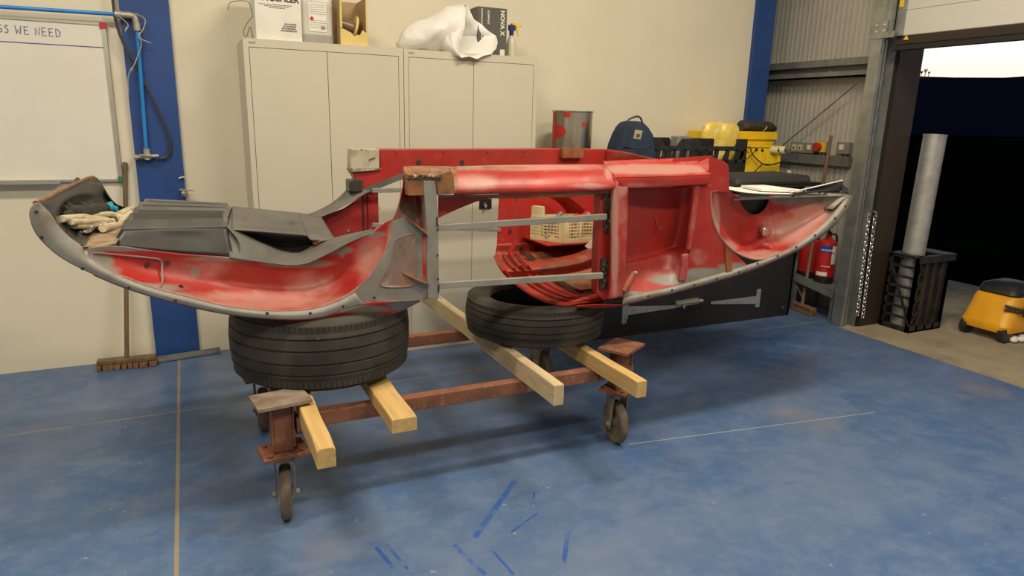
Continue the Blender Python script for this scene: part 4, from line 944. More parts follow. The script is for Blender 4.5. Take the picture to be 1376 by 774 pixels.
# ------------------------------------------------------------------ trolley, timbers, tyres
t = thing('steel_trolley', (1.0, -1.75, 0), 'rusty red steel trolley frame on castors under the timbers and tyres', 'trolley')
YF, YR, XL, XR = -2.12, -1.34, 0.245, 1.80
ZR0, ZR1 = 0.345, 0.405
for y in (YF, YR):
    b = MB(); b.box((XL+0.03, y-0.025, ZR0), (XR-0.03, y+0.025, ZR1)); b.build('side_rail', m_rust, t, smooth=False, bevel=0.004)
for x in (XL+0.02, XR-0.02):
    b = MB(); b.box((x-0.025, YF+0.03, ZR0-0.002), (x+0.025, YR-0.03, ZR1-0.004)); b.build('cross_rail', m_rust, t, smooth=False, bevel=0.004)
def castor(x, y, toe, plate_top, plate_rot):
    b = MB(); c, s = math.cos(plate_rot), math.sin(plate_rot)
    b.box((x-0.034, y-0.03, 0.295), (x+0.034, y+0.03, 0.49), 0); b.box((x-0.041, y-0.038, 0.295), (x-0.034, y+0.038, 0.47), 0); b.box((x+0.034, y-0.038, 0.31), (x+0.041, y+0.038, 0.47), 0)
    b.build('post', m_rust, t, smooth=False, bevel=0.003)
    b = MB(); b.cyl((x+0.05, y, 0.385), (x+0.13 if x < 1 else x-0.13, y, 0.385), 0.038, 0, 20); b.build('coupling_tube', m_rust, t)
    b = MB(); b.obox((x, y, 0.496), ((c, s, 0), (-s, c, 0), (0, 0, 1)), (0.098, 0.075, 0.006)); 
    b.build('top_plate', m_dusty if x < 1 and y < -2 else m_rust, t, smooth=False)
    b = MB(); b.obox((x, y, 0.286), ((c, s, 0), (-s, c, 0), (0, 0, 1)), (0.085, 0.07, 0.006))
    for i in (-1, 1):
        for j in (-1, 1): q = V(x, y, 0.29)+V(c, s, 0)*0.06*i+V(-s, c, 0)*0.048*j; b.cyl(q, q+V(0, 0, 0.012), 0.010, 0, 6)
    b.build('lower_plate', m_rust, t, smooth=False)
    u = V(math.cos(toe), math.sin(toe), 0); w_ = V(-u.y, u.x, 0)     # u = rolling direction
    b = MB(); b.cyl((x, y, 0.255), (x, y, 0.282), 0.04, 0, 20); cc = V(x, y, 0)+u*0.012
    for s_ in (-1, 1):
        o_ = cc+w_*0.034*s_
        b.prism([o_+u*0.045+Z3*0.258, o_-u*0.045+Z3*0.258, o_-u*0.014+Z3*0.075, o_+u*0.014+Z3*0.075], w_*0.004*s_)
        b.cyl(o_+Z3*0.1, o_+w_*0.016*s_+Z3*0.1, 0.011, 0, 8)
    b.obox(cc+Z3*0.258, (u, w_, Z3), (0.045, 0.038, 0.004)); f = b.build('castor_fork', m_dusty, t, smooth=False)
    b = MB(); R_ = 0.107
    b.lathe([(0.0, -0.02), (0.02, -0.024), (0.028, -0.014), (0.075, -0.012), (0.08, -0.021), (R_-0.008, -0.021), (R_, -0.012), (R_, 0.012), (R_-0.008, 0.021), (0.08, 0.021), (0.075, 0.012), (0.028, 0.014), (0.02, 0.024), (0, 0.024)], cc+Z3*R_, w_, n=40)
    b.build('wheel', m_wheel, f, ang=30)
castor(XL, -2.18, math.radians(83), True, math.radians(8))
castor(XR, -2.13, math.radians(82), True, math.radians(30))
castor(XL, -1.34, math.radians(80), True, 0.1)
castor(XR-0.0, -1.34, math.radians(100), True, 0.2)

def timber(x, w_, z0, z1, y0, y1, label, mat, rough_end=False):
    b = MB(); n = 14; ring = []
    for k in range(n+1):
        y = y0+(y1-y0)*k/n; j = 0.0015*math.sin(k*1.7)
        c = 0.004 if not rough_end or k else 0.012
        ring.append([V(x-w_/2+j, y, z0), V(x+w_/2+j, y, z0), V(x+w_/2+j, y, z1-c*0.7), V(x+w_/2-c+j, y, z1), V(x-w_/2+c+j, y, z1), V(x-w_/2+j, y, z1-c*0.7)])
    b.loft(ring); o = b.build('timber_beam', mat, smooth=False, bevel=0.003); tag(o, label, 'timber'); return o
timber(0.335, 0.062, ZR1, 0.478, -2.60, -1.25, 'pine timber beam with a chipped end beside the front left castor post', m_wood, True)
timber(0.645, 0.095, ZR1, 0.462, -2.44, -1.25, 'short flat pine timber beam under the right side of the left tyre', m_wood)
timber(1.29, 0.047, ZR1, 0.495, -2.44, -0.62, 'long weathered timber beam on edge, crossing the trolley left of the right tyre', m_woodw)
timber(1.655, 0.05, ZR1, 0.480, -2.50, -1.25, 'pine timber beam ending above the front right castor', m_wood)

def tyre(cx, cy, z0, wd, R_, label, Ri=0.225):
    t = thing('car_tyre', (cx, cy, z0), label, 'tyre')
    h = wd/2; z = z0+h
    pr = [(Ri, -0.36*wd), (Ri+0.008, -0.42*wd), (Ri+0.03, -0.45*wd), (R_-0.075, -0.5*wd), (R_-0.045, -0.49*wd), (R_-0.030, -0.45*wd), (R_-0.016, -0.38*wd)]
    # tread with circumferential grooves
    gr = [-0.24, -0.09, 0.09, 0.24]
    for g in gr: q = R_-0.08*g*g; pr += [(q-0.0005, (g-0.018)*wd), (q-0.007, (g-0.010)*wd), (q-0.007, (g+0.010)*wd), (q-0.0005, (g+0.018)*wd)]
    pr += [(R_-0.016, 0.38*wd), (R_-0.030, 0.45*wd), (R_-0.045, 0.49*wd), (R_-0.075, 0.5*wd), (Ri+0.03, 0.45*wd), (Ri+0.008, 0.42*wd), (Ri, 0.36*wd), (Ri-0.002, 0.33*wd), (Ri+0.02, 0.30*wd), (R_-0.03, 0.33*wd), (R_-0.02, 0), (R_-0.03, -0.33*wd), (Ri+0.02, -0.30*wd), (Ri, -0.36*wd)]
    b = MB(); b.lathe(pr, (cx, cy, z), n=144); b.build('carcass', m_tyre, t, ang=28)
    for sg in (-1, 1):
        b = MB()      # shoulder lugs between sipes
        for k in range(108):
            a = 2*PI*k/108; d = V(math.cos(a), math.sin(a), 0); s = V(-d.y, d.x, 0)
            b.obox(V(cx, cy, z+sg*0.335*wd)+d*(R_-0.0150), (s, d, Z3), (R_*PI/108*0.86, 0.0045, 0.075*wd))
        b.build('tread_shoulder', m_tyre, t, smooth=False)
    return t
tyre(0.468, -1.805, 0.480, 0.300, 0.372, 'wide worn black tyre lying flat under the left end of the car body')
tyre(1.53, -1.74, 0.497, 0.200, 0.350, 'narrower black tyre lying flat under the middle of the car body')

# ------------------------------------------------------------------ upside-down car body shell
Yn, Ym = -2.12, -1.66
car = thing('stripped_car_shell', (1.5, -1.66, 0.74), 'worn red and grey stripped car body shell resting upside down on two tyres', 'car body')
def blobs(lst, base=(0, 0, 0)):
    """paint wear and painted light: (channel, px, py, rx, ry, strength)"""
    def f(px, py, u=0, v=0):
        c = list(base)
        for ch, x, y, rx, ry, s in lst:
            d = math.hypot((px-x)/rx, (py-y)/ry)
            if d < 1.5: c[ch] = max(c[ch], s*min(1, 1.5-d))
        return tuple(c)
    return f
def sheet(name, rows, nu, nv, mat, coat=None, deform=None, thick=0.003, mirror=True, label=None, ang=50, parent=None):
    b = MB(); b.grid(rows, nu, nv, 0, coat, deform); o = b.build(name, mat, parent or car, thick=thick, ang=ang)
    if label: o['label'] = label
    if mirror:
        b = MB(); b.grid(rows, nu, nv, 0, coat, deform, mirror=Ym); o2 = b.build(name, mat, parent or car, thick=thick, ang=ang)
        if label: o2['label'] = 'far side '+label
    return o
def mix_(a, b, t): return a*(1-t)+b*t

# --- front wheelhouse (left, concave red)
topE = [(118, 333), (140, 331), (165, 331), (200, 336), (255, 342), (300, 345), (344, 350), (384, 354), (411, 352), (441, 339), (468, 325), (498, 313), (518, 299), (527, 295)]
lowE = [(118, 347), (138, 359), (165, 371), (205, 386), (255, 399), (300, 410), (350, 416.5), (395, 417), (425, 413), (450, 405), (475, 391), (497, 371), (515, 345), (527, 300)]
def wh_rows(lo, up, ylo, ymid, yup, edge=(0.25, 0.35)):
    n = len(lo); rows = []
    for v, yy in ((0, 0), (0.05, 0.22), (0.14, 0.55), (0.28, 0.82), (0.5, 1.0), (0.75, 0.98), (1.0, 0.9)):
        r = []
        for i, (a, c) in enumerate(zip(lo, up)):
            u = i/(n-1); k = min(1, edge[0]+u*2.4) if u < 0.5 else min(1, edge[1]+(1-u)*2.6)
            r.append((mix_(a[0], c[0], v), mix_(a[1], c[1], v), ylo+(ymid-ylo)*yy*k))
        rows.append(r)
    return rows
fw = wh_rows(lowE, topE, Yn, -1.90, -1.90, (0.03, 0.15))
fc = blobs([(0, 118, 340, 22, 14, 1.0), (0, 165, 333, 40, 5, .8), (0, 135, 352, 20, 14, .8), (0, 185, 388, 60, 8, .9), (0, 140, 365, 30, 12, .62), (0, 262, 365, 9, 10, 0.62), (0, 300, 348, 60, 4, .7), (0, 400, 354, 50, 6, .9), (0, 450, 336, 30, 6, .8), (0, 500, 315, 25, 5, .7), (0, 235, 398, 30, 6, .7),
            (2, 330, 405, 160, 14, .72), (2, 420, 385, 40, 22, .62), (2, 500, 350, 24, 40, .7), (2, 270, 362, 60, 16, .45), (0, 460, 340, 5, 8, .6), (0, 490, 335, 8, 10, .55), (2, 525, 330, 6, 40, .8)])  # wide pale blob along the bottom paints light onto the upward-facing trough
sheet('front_wheelhouse', fw, 150, 44, m_body, fc, mirror=False)
sheet_far = MB(); sheet_far.grid([r[:11] for r in fw], 80, 24, 0, fc, None, mirror=Ym); sheet_far.build('far_wheelhouse', m_body, car, thick=0.003)
# bright weld edge
def edge_strip(name, pts, Y, r, mat, mirror=True, coat=(0.4, 0, 0.6)):
    pp = [at(x, y, Y if not callable(Y) else Y(x)) for x, y in pts]
    b = MB(); b.tube(pp, r, 0, 6, sub=5, coat=coat); b.build(name, mat, car)
    if mirror: b = MB(); b.tube([V(p.x, 2*Ym-p.y, p.z) for p in pp], r, 0, 6, sub=5, coat=coat); b.build(name, mat, car)
edge_strip('seam_bead', lowE[2:], Yn-0.002, 0.0032, m_body, mirror=False)

# --- front flange with bolt holes and bow side face
outF = [(47, 273), (40.5, 281), (40, 293), (47, 312), (64, 332), (88, 350), (126, 369), (165, 385), (210, 399.5), (258, 412), (303, 421), (355, 427), (400, 429), (432, 426), (462, 416), (488, 408)]
inF = [(53.6, 273), (60, 279), (69, 288), (80, 305), (95, 320), (110, 331.5), (119, 346), (165, 371), (205, 386), (255, 399), (300, 410), (350, 416.5), (395, 417), (425, 413), (450, 405), (475, 391)]
midF = [((a[0]+c[0])/2, (a[1]+c[1])/2) for a, c in zip(outF, inF)]
ff = blobs([(1, 110, 330, 26, 12, .45), (1, 60, 290, 10, 22, .42), (1, 150, 372, 20, 8, .4)], (0.95, 0, 0))
sheet('front_flange', [[(x, y, Yn-0.012) for x, y in outF], [(x, y, Yn-0.014) for x, y in midF], [(x, y, Yn) for x, y in inF]], 110, 12, m_body, ff, label='grey primed flange with bolt holes')
uc = [[(x, y, Yn-0.012) for x, y in outF[6:]]+[(520, 405, Yn-0.012), (562, 403, Yn-0.012)],
      [(x, y+1, Yn+0.03) for x, y in outF[6:12]]+[(400, 432, Yn+0.03), (434, 432, Yn+0.03), (468, 430, Yn+0.03), (500, 424, Yn+0.03), (528, 414, Yn+0.03), (564, 404, Yn+.03)],
      [(x, y-2, Yn+0.06) for x, y in outF[6:12]]+[(400, 430, Yn+0.05), (434, 433, Yn+0.05), (468, 434.5, Yn+0.05), (505, 431, Yn+0.05), (533, 421, Yn+0.05), (566, 404, Yn+.05)]]
sheet('front_underlip', uc, 90, 10, m_body, blobs([(0, 300, 424, 110, 6, .9), (0, 545, 410, 30, 10, .8), (0, 480, 415, 60, 6, .7)]))
def holes(name, pts, Y, r=0.0055, mirror=False, mat=m_ink, parent=car):
    for x, y in pts:
        b = MB(); p = at(x, y, Y); b.cyl(p+V(0, -0.0015, 0), p+V(0, 0.001, 0), r, 0, 12); b.build(name[:-1], mat, parent, smooth=False)
holes('bolt_holes', [(49, 285), (56, 319), (111, 361), (173, 387), (236, 404), (359, 421), (417, 421), (461, 412), (503, 400)], Yn-0.0155)
# raised trapezoid on the bow wheelhouse
def raised(name, pts, Y, depth, mat, coat, rad=4, inset=0.006):
    P = [at(x, y, Y) for x, y in pts]; P = spline(P, 4, True)
    c = sum(P, V(0, 0, 0))/len(P)
    def ring(k, dy): return [c+(p-c)*k+V(0, dy, 0) for p in P]
    b = MB(); b.loft([ring(1.0, 0.012), ring(1.0, 0), ring(0.985, -depth), ring(0.95, -depth), ring(0.92, -depth*0.45), ring(0.4, -depth*0.45)], 0, True, coat=coat)
    b.build(name, mat, car, ang=40)
b = MB()
RT = [(124, 342), (128, 340), (165, 343), (205, 347), (214, 349), (217.5, 356), (218, 380), (214, 387), (206, 389), (180, 380), (150, 366), (128, 352), (123, 346)]
def interp(x, tab):
    for a_, c_ in zip(tab, tab[1:]):
        if x <= c_[0]: return mix_(a_[1], c_[1], max(0, (x-a_[0])/(c_[0]-a_[0])))
    return tab[-1][1]
def ysurf_front(px, py):
    lo, up = interp(px, lowE), interp(px, topE); v = min(1, max(0, (lo-py)/(lo-up)))
    u = interp(px, [(p[0], i/(len(lowE)-1)) for i, p in enumerate(lowE)])
    k = min(1, 0.03+u*2.4); return Yn+0.22*k*interp(v, [(0, 0), (.05, .22), (.14, .55), (.28, .82), (.5, 1), (.75, .98), (1, .9)])
RTp = [at(x, y, ysurf_front(x, y)-0.003) for x, y in RT]
b.tube(RTp, 0.0038, 0, 8, closed=True, sub=4, coat=(0.55, 0.3, 0.2)); b.build('pressed_outline', m_body, car)
for x, y in ((198, 356), (225, 353), (243, 386)): b = MB(); p = at(x, y, ysurf_front(x, y)-0.004); b.cyl(p, p+V(0, 0.01, 0), 0.008, 0, 14); b.build('inner_hole', m_ink, car, smooth=False)

# --- bow: glossy black hollow nose
nose = [[(47, 273, Yn), (85, 256, -1.80), (125, 239, -1.28), (133, 243, -1.2)],
        [(68, 287, Yn), (90, 266, -1.76), (132, 247, -1.25), (141, 259, -1.2)],
        [(79, 305, Yn), (96, 286, -1.63), (140, 264, -1.22), (154, 273, -1.2)],
        [(95, 320, Yn), (110, 303, -1.66), (150, 279, -1.2), (166, 278, -1.12)],
        [(111, 331, Yn), (125, 313, -1.765), (165, 284, -1.17), (178, 280, -1.09)]]
sheet('nose_panel', nose, 50, 40, m_gloss, mirror=False, label='glossy black inside of the nose', deform=lambda u, v, x, y: 0.012*math.sin(v*16)*math.sin(u*PI))
b = MB(); b.tube([at(x, y-0.5, Y) for x, y, Y in ((47, 273, Yn), (58, 269, -2.03), (72, 262, -1.92), (85, 255.5, -1.80), (100, 248, -1.6), (118, 240, -1.36), (126, 238.5, -1.28))], 0.007, 0, 7, sub=5, coat=(0, 1, 0)); b.build('rusty_rim', m_body, car)['label'] = 'rusty torn top edge of the nose'
holes('nose_holes', [(116, 252), (124, 247), (120, 249)], -1.34, 0.006, mat=m_chrome)
# tray floor in the bow
b = MB(); pts = [(111, 331, Yn), (130, 331, -2.08), (156, 329, -2.0), (164, 307, -1.8), (178, 284, -1.35), (190, 278, -1.1), (165, 283, -1.15), (118, 305, -1.68), (108, 312, -1.80)]
W = [at(x, y, Y) for x, y, Y in pts]; b.prism([V(p.x, p.y, 1.083) for p in W], (0, 0, -0.004)); b.build('tray_floor', m_tray, car, smooth=False)
b = MB(); W2 = [at(x, y, Y) for x, y, Y in ((111, 331, Yn), (130, 332, -2.06), (156, 330, -1.98))]; b.wgrid([W2, [V(p.x, p.y+0.03, 1.085) for p in W2]], 10, 4); b.build('tray_lip', m_tray, car, thick=0.003)

# --- ribbed luggage pan
def pan1():
    b = MB(); nu, nv = 60, 120; vs = []; cs = []
    A, B_, C_, D_ = at(163, 308, -1.88), at(305, 304.5, -1.88), at(312, 279, -1.3), at(196, 272, -1.3)
    A2 = at(161, 309.5, -1.895)
    for j in range(nv):
        v = j/(nv-1); l_ = A.lerp(D_, v); r_ = B_.lerp(C_, v)
        s = (v*5.0) % 1.0; h = (-0.014*math.sin(PI*s/0.14) if s < 0.14 and v > 0.05 else (0.026*(s-0.14)/0.08 if s < 0.22 and s > 0.14 else 0.026*(1-s)/0.78)) if v > 0.02 and s > 0 else 0
        for i in range(nu):
            u = i/(nu-1); e_ = min(1, u/0.03, (1-u)/0.05); p = l_.lerp(r_, u)+V(0, 0, h*e_+0.012*math.sin(v*PI)); vs.append(p)
    b.add(vs, [[j*nu+i, j*nu+i+1, (j+1)*nu+i+1, (j+1)*nu+i] for j in range(nv-1) for i in range(nu-1)])
    b.mi = [1 if (((k//(nu-1)+0.5)/(nv-1)*5.0) % 1.0) < 0.20 and k//(nu-1) > 6 and 2 < k % (nu-1) < nu-4 else 0 for k in range(len(b.f))]  # rib steps take the dark material, painting in the shade of their creases
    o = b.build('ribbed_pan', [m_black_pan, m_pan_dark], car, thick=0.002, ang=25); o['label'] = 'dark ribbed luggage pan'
    # front, right and left skirts
    A_, B2 = vs[0], vs[nu-1]
    f0, f1 = at(150, 331, -1.925), at(314, 346, -1.925)
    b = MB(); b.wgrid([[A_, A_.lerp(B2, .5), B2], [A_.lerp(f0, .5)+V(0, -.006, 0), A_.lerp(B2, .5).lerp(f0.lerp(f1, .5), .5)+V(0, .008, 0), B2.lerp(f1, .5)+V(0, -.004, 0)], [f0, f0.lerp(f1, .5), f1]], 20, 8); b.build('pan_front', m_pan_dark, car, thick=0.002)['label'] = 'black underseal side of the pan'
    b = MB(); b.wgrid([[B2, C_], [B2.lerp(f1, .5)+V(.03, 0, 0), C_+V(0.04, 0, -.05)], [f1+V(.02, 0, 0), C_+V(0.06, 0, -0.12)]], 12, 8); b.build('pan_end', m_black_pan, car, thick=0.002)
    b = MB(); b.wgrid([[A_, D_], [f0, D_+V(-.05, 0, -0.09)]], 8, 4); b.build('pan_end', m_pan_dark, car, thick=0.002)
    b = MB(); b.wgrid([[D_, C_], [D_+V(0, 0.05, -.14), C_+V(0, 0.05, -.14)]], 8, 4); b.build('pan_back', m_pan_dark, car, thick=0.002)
    b = MB(); q = at(210, 273.5, -1.33); b.ball(q+V(0, 0, 0.006), (0.065, 0.025, 0.006), 0); b.build('drain_hole', m_ink, car)
pan1()
# --- second pan with the oval depression
def pan2():
    b = MB(); nu, nv = 50, 36; vs = []
    A, B_, C_, D_ = at(312, 309, -1.86), at(413, 317, -1.80), at(400, 286, -1.3), at(312, 277.5, -1.3)
    for j in range(nv):
        v = j/(nv-1); l_ = A.lerp(D_, v); r_ = B_.lerp(C_, v)
        for i in range(nu):
            u = i/(nu-1); d = math.hypot((u-.50)/.40, (v-.52)/.24); h = -0.034*max(0, 1-d**3) if d < 1 else 0
            d2 = abs(v-0.16) < 0.035 and 0.15 < u < 0.8
            vs.append(l_.lerp(r_, u)+V(0, 0, h+(0.006 if d2 else 0)))
    b.add(vs, [[j*nu+i, j*nu+i+1, (j+1)*nu+i+1, (j+1)*nu+i] for j in range(nv-1) for i in range(nu-1)])
    b.build('rear_pan', m_black_pan, car, thick=0.002, ang=35)['label'] = 'dark pan with an oval depression'
    A_, B2 = vs[0], vs[nu-1]
    # dark recess under its near edge, then grey apron flowing down to the wheelhouse edge
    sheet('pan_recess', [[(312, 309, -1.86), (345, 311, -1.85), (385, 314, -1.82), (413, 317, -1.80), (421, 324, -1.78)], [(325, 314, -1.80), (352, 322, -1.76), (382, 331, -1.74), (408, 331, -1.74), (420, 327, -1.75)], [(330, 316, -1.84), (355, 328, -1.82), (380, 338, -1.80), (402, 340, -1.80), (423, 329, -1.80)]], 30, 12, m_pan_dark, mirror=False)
    sheet('pan_apron', [[(308, 307, -1.865), (330, 316, -1.84), (355, 328, -1.82), (380, 338, -1.80), (402, 340, -1.80), (423, 330, -1.80), (448, 320, -1.86), (500, 308, -1.95)],
                        [(308, 325, -1.90), (330, 330, -1.88), (355, 338, -1.86), (380, 345, -1.85), (405, 346, -1.85), (428, 336, -1.87), (452, 325, -1.92), (502, 310, -1.99)],
                        [(308, 347, -1.93), (332, 350, -1.94), (358, 353, -1.94), (384, 356, -1.94), (411, 354, -1.94), (441, 341, -1.96), (468, 327, -1.98), (506, 311, -2.02)]], 70, 20, m_black_pan, mirror=False, label='grey underseal apron')
    sheet('centre_floor', [[(400, 286, -1.3), (413, 317, -1.80), (423, 326, -1.82)], [(432, 292, -1.32), (446, 315, -1.70), (450, 321, -1.87)]], 24, 10, m_black_pan, mirror=False)
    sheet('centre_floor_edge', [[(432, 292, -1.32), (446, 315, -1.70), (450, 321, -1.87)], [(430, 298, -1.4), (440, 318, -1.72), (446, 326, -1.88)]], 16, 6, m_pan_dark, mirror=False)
pan2()

# --- hinge pillar between wheelhouse and door opening
Yp = Yn-0.006
b = MB(); pil = [(475, 392), (497, 371), (515, 345), (526, 318), (527, 297), (545, 291), (574, 314), (574, 402), (545, 404), (505, 405), (480, 410), (462, 416), (452, 405)]
b.prism([at(x, y, Yp) for x, y in pil], (0, 0.004, 0), 0, coat=(0.92, 0.30, 0)); b.build('pillar_panel', m_body, car, smooth=False)['label'] = 'grey and brown stripped lower pillar panel'
raised('pressed_panel', [(532, 321), (540, 317), (555, 313), (558, 317), (559, 345), (559, 378), (555, 384), (540, 386.5), (516, 386), (510, 381), (517, 367), (528, 345), (530, 330)], Yp-0.001, 0.005, m_body, (0.62, 0.42, 0))
sheet('pillar', [[(542, 236, Yn+0.02), (541, 252, Yn+0.02), (536, 272, Yn+0.02), (527, 297, Yn+0.005)],
                 [(550, 240, Yn+0.08), (549, 254, Yn+0.09), (546, 274, Yn+0.09), (545, 300, Yn+0.05)],
                 [(560, 246, Yn+0.09), (560, 258, Yn+0.10), (560, 280, Yn+0.10), (562, 312, Yn+0.07)],
                 [(571, 246, Yn+0.02), (572, 262, Yn+0.02), (573, 285, Yn+0.02), (574, 318, Yn+0.01)]], 40, 30, m_body,
      blobs([(0, 548, 285, 20, 22, .62), (1, 552, 262, 22, 20, .44), (0, 566, 300, 10, 30, .5), (2, 533, 275, 5, 30, .7)]), mirror=False, label='concave upper pillar, red worn to brown')
sheet('pillar_channel', [[(559, 314, Yn+0.01), (560, 350, Yn+0.01), (560, 380, Yn+0.01), (560, 402, Yn+0.01)], [(566, 314, Yn+.0), (566, 350, Yn+0.0), (566, 380, Yn+0.0), (566, 402, Yn+0.0)], [(574, 316, Yn-0.02), (574, 350, Yn-0.02), (574, 380, Yn-0.02), (574, 402, Yn-0.02)]], 30, 10, m_body, blobs([(2, 572, 335, 4, 20, .6), (0, 566, 390, 10, 20, .9), (0, 562, 330, 4, 30, .5)], (0.3, 0.3, 0)), mirror=False)
# grey door pillar face
b = MB(); post = [(569, 243), (586, 243), (588.5, 292), (590, 345), (590.5, 400), (587, 402.5), (575, 402), (574, 350), (574, 310), (571, 270)]
b.prism([at(x, y, Yn-0.03) for x, y in post], (0, 0.05, 0), 0, coat=(1, 0, 0)); b.build('door_pillar', m_body, car, smooth=False, bevel=0.003)['label'] = 'grey primed door pillar'
b = MB(); 
for x, y, hh in ((587.5, 298, 0.018), (588, 343, 0.004), (588, 309, 0.004), (589.5, 388, 0.016), (589, 375, 0.004)):
    p = at(x, y, Yn-0.031); b.box((p.x-0.004, p.y-0.001, p.z-hh), (p.x+0.003, p.y+0.001, p.z+hh))
b.build('pillar_slots', m_ink, car, smooth=False)
# gussets
for g in (((542, 290), (553, 299), (572, 315.5), (573, 312), (560, 298), (546, 287)), ((538, 366), (556, 374), (573, 380.5), (573, 377.5), (560, 370), (545, 365))):
    b = MB(); P = [at(x, y, Yp-0.002) for x, y in g]; o_ = V(0, -0.035, 0.0)
    ring0 = [P[0], P[1]+o_*0.8, P[2]+o_*1.6, P[3], P[4], P[5]]
    b.prism([P[0], P[1]+o_, P[2]+o_*1.1, P[3]], (0, 0, 0.003), 0, coat=(0.2, 0.95, 0)); b.build('gusset', m_body, car, smooth=False)['label'] = 'rusty welded gusset plate'
# rusty cap
b = MB(); cap = [(547.5, 239), (575, 241), (606, 229), (609.5, 238), (610, 261), (589, 262), (549, 262.5)]
b.prism([at(x, y, Yn-0.026) for x, y in cap], (0, 0.05, 0), 0, coat=(0.15, 0.78, 0.1)); b.build('sill_cap', m_body, car, smooth=False)['label'] = 'bare rusty sill end cap'
b = MB(); b.grid([[(542, 224, -2.02), (560, 223.5, -2.02), (580, 223.5, -2.02), (603, 224, -2.02)], [(543, 231, Yn), (560, 231.5, Yn), (580, 232, Yn), (604, 229, Yn)], [(546, 239, Yn-0.026), (562, 240, Yn-0.02), (580, 241, Yn-0.02), (606, 231, Yn-0.026)]], 50, 14, 0, lambda *a: (0.1, 1, 0), lambda u, v, x, y: 0.012*noise.noise(V(x*0.25, y*0.3, 0)))
b.build('rusty_top', m_body, car, thick=0.004)['label'] = 'torn rusty top of the sill end'
b = MB()
for k in range(16):
    x = 548+k*2.9; p = at(x, 239.5+1.2*math.sin(k*2.3), Yn-0.03); b.obox(p, ((1, 0, 0.3*math.sin(k)), (0, 1, 0), (0, 0, 1)), (0.007, 0.002, 0.0016+0.002*math.sin(k*1.7)**2))
b.build('corrosion_cracks', m_ink, car, smooth=False)
p0, p1 = at(587, 230, Yn-0.032), at(588, 262, Yn-0.032); b = MB(); b.tube([at(579, 236, Yn-0.029), at(584, 243, Yn-0.030), at(587, 252, Yn-0.030), at(588, 262, Yn-0.030)], 0.0018, 0, 6, sub=4); b.build('cap_seam', m_ink, car)

# --- near sill
sill = [[(600, 224.5, -2.00), (660, 222.5, -2.00), (730, 221.5, -2.00), (790, 221, -2.00), (812, 221, -2.00)],
        [(604, 227, -2.03), (660, 226, -2.03), (730, 225, -2.03), (790, 224, -2.03), (815, 225, -2.03)],
        [(607, 238, -2.10), (660, 237, -2.10), (730, 236, -2.10), (790, 234, -2.10), (822, 234, -2.10)],
        [(609, 251, -2.14), (660, 250, -2.14), (730, 249, -2.14), (790, 247, -2.14), (827, 246, -2.14)],
        [(610, 259, -2.145), (660, 258.5, -2.145), (730, 257, -2.145), (790, 255, -2.145), (828, 253, -2.145)],
        [(610, 261.5, -2.13), (660, 260.5, -2.13), (730, 259, -2.13), (790, 257, -2.13), (828, 255, -2.13)]]
sheet('sill', sill, 120, 24, m_body, blobs([(2, 640, 245, 34, 12, .72), (2, 700, 225, 130, 5, .75), (1, 610, 240, 6, 25, .75), (2, 790, 250, 30, 4, .7), (1, 670, 226, 60, 4, .5), (0, 620, 226, 20, 4, .6), (2, 818, 232, 6, 10, .8)]), mirror=False, label='red outer sill with scratched edges')
b = MB(); b.grid([[(589, 262.5, -2.12), (700, 261, -2.12), (825, 256, -2.12)], [(589, 265, -2.10), (700, 263.5, -2.10), (825, 259, -2.10)], [(589, 266, -1.98), (700, 266, -1.98), (825, 262, -1.98)]], 30, 8, 0, lambda *a: (0.5, 0.6, 0)); b.build('sill_underside', m_body, car, thick=0.003)
# web of the sill end (dark triangle) and its far twin
web = [(589, 263), (680, 262), (660, 266), (640, 271), (615, 281), (589, 293)]
for mir in (0,):
    b = MB(); P = [at(x, y, Yn+0.06) for x, y in web]
    if mir: P = [V(p.x, 2*Ym-p.y, p.z) for p in P]
    b.prism(P, (0, 0.004, 0), 0, coat=(0, 0.35, 0)); b.build('sill_web', m_body_in, car, smooth=False)
# brace tubes
def brace(p0, p1, w_=0.022, h=0.026, name='brace_tube', lab=None):
    b = MB(); b.bar(p0, p1, w_, h); o = b.build(name, m_tube, car, smooth=False, bevel=0.002)
    if lab: o['label'] = lab
brace(at(588, 306, Yn-0.01), at(814, 291, Yn-0.01), lab='welded grey square brace tube')
brace(at(589, 383.5, Yn-0.01), at(809, 370, Yn-0.01), lab='welded grey square brace tube')
brace(at(500, 256, 2*Ym-Yn), at(680, 252, 2*Ym-Yn), 0.02, 0.022)
brace(at(500, 302, 2*Ym-Yn+.02), at(672, 309, 2*Ym-Yn+.02), 0.02, 0.02)

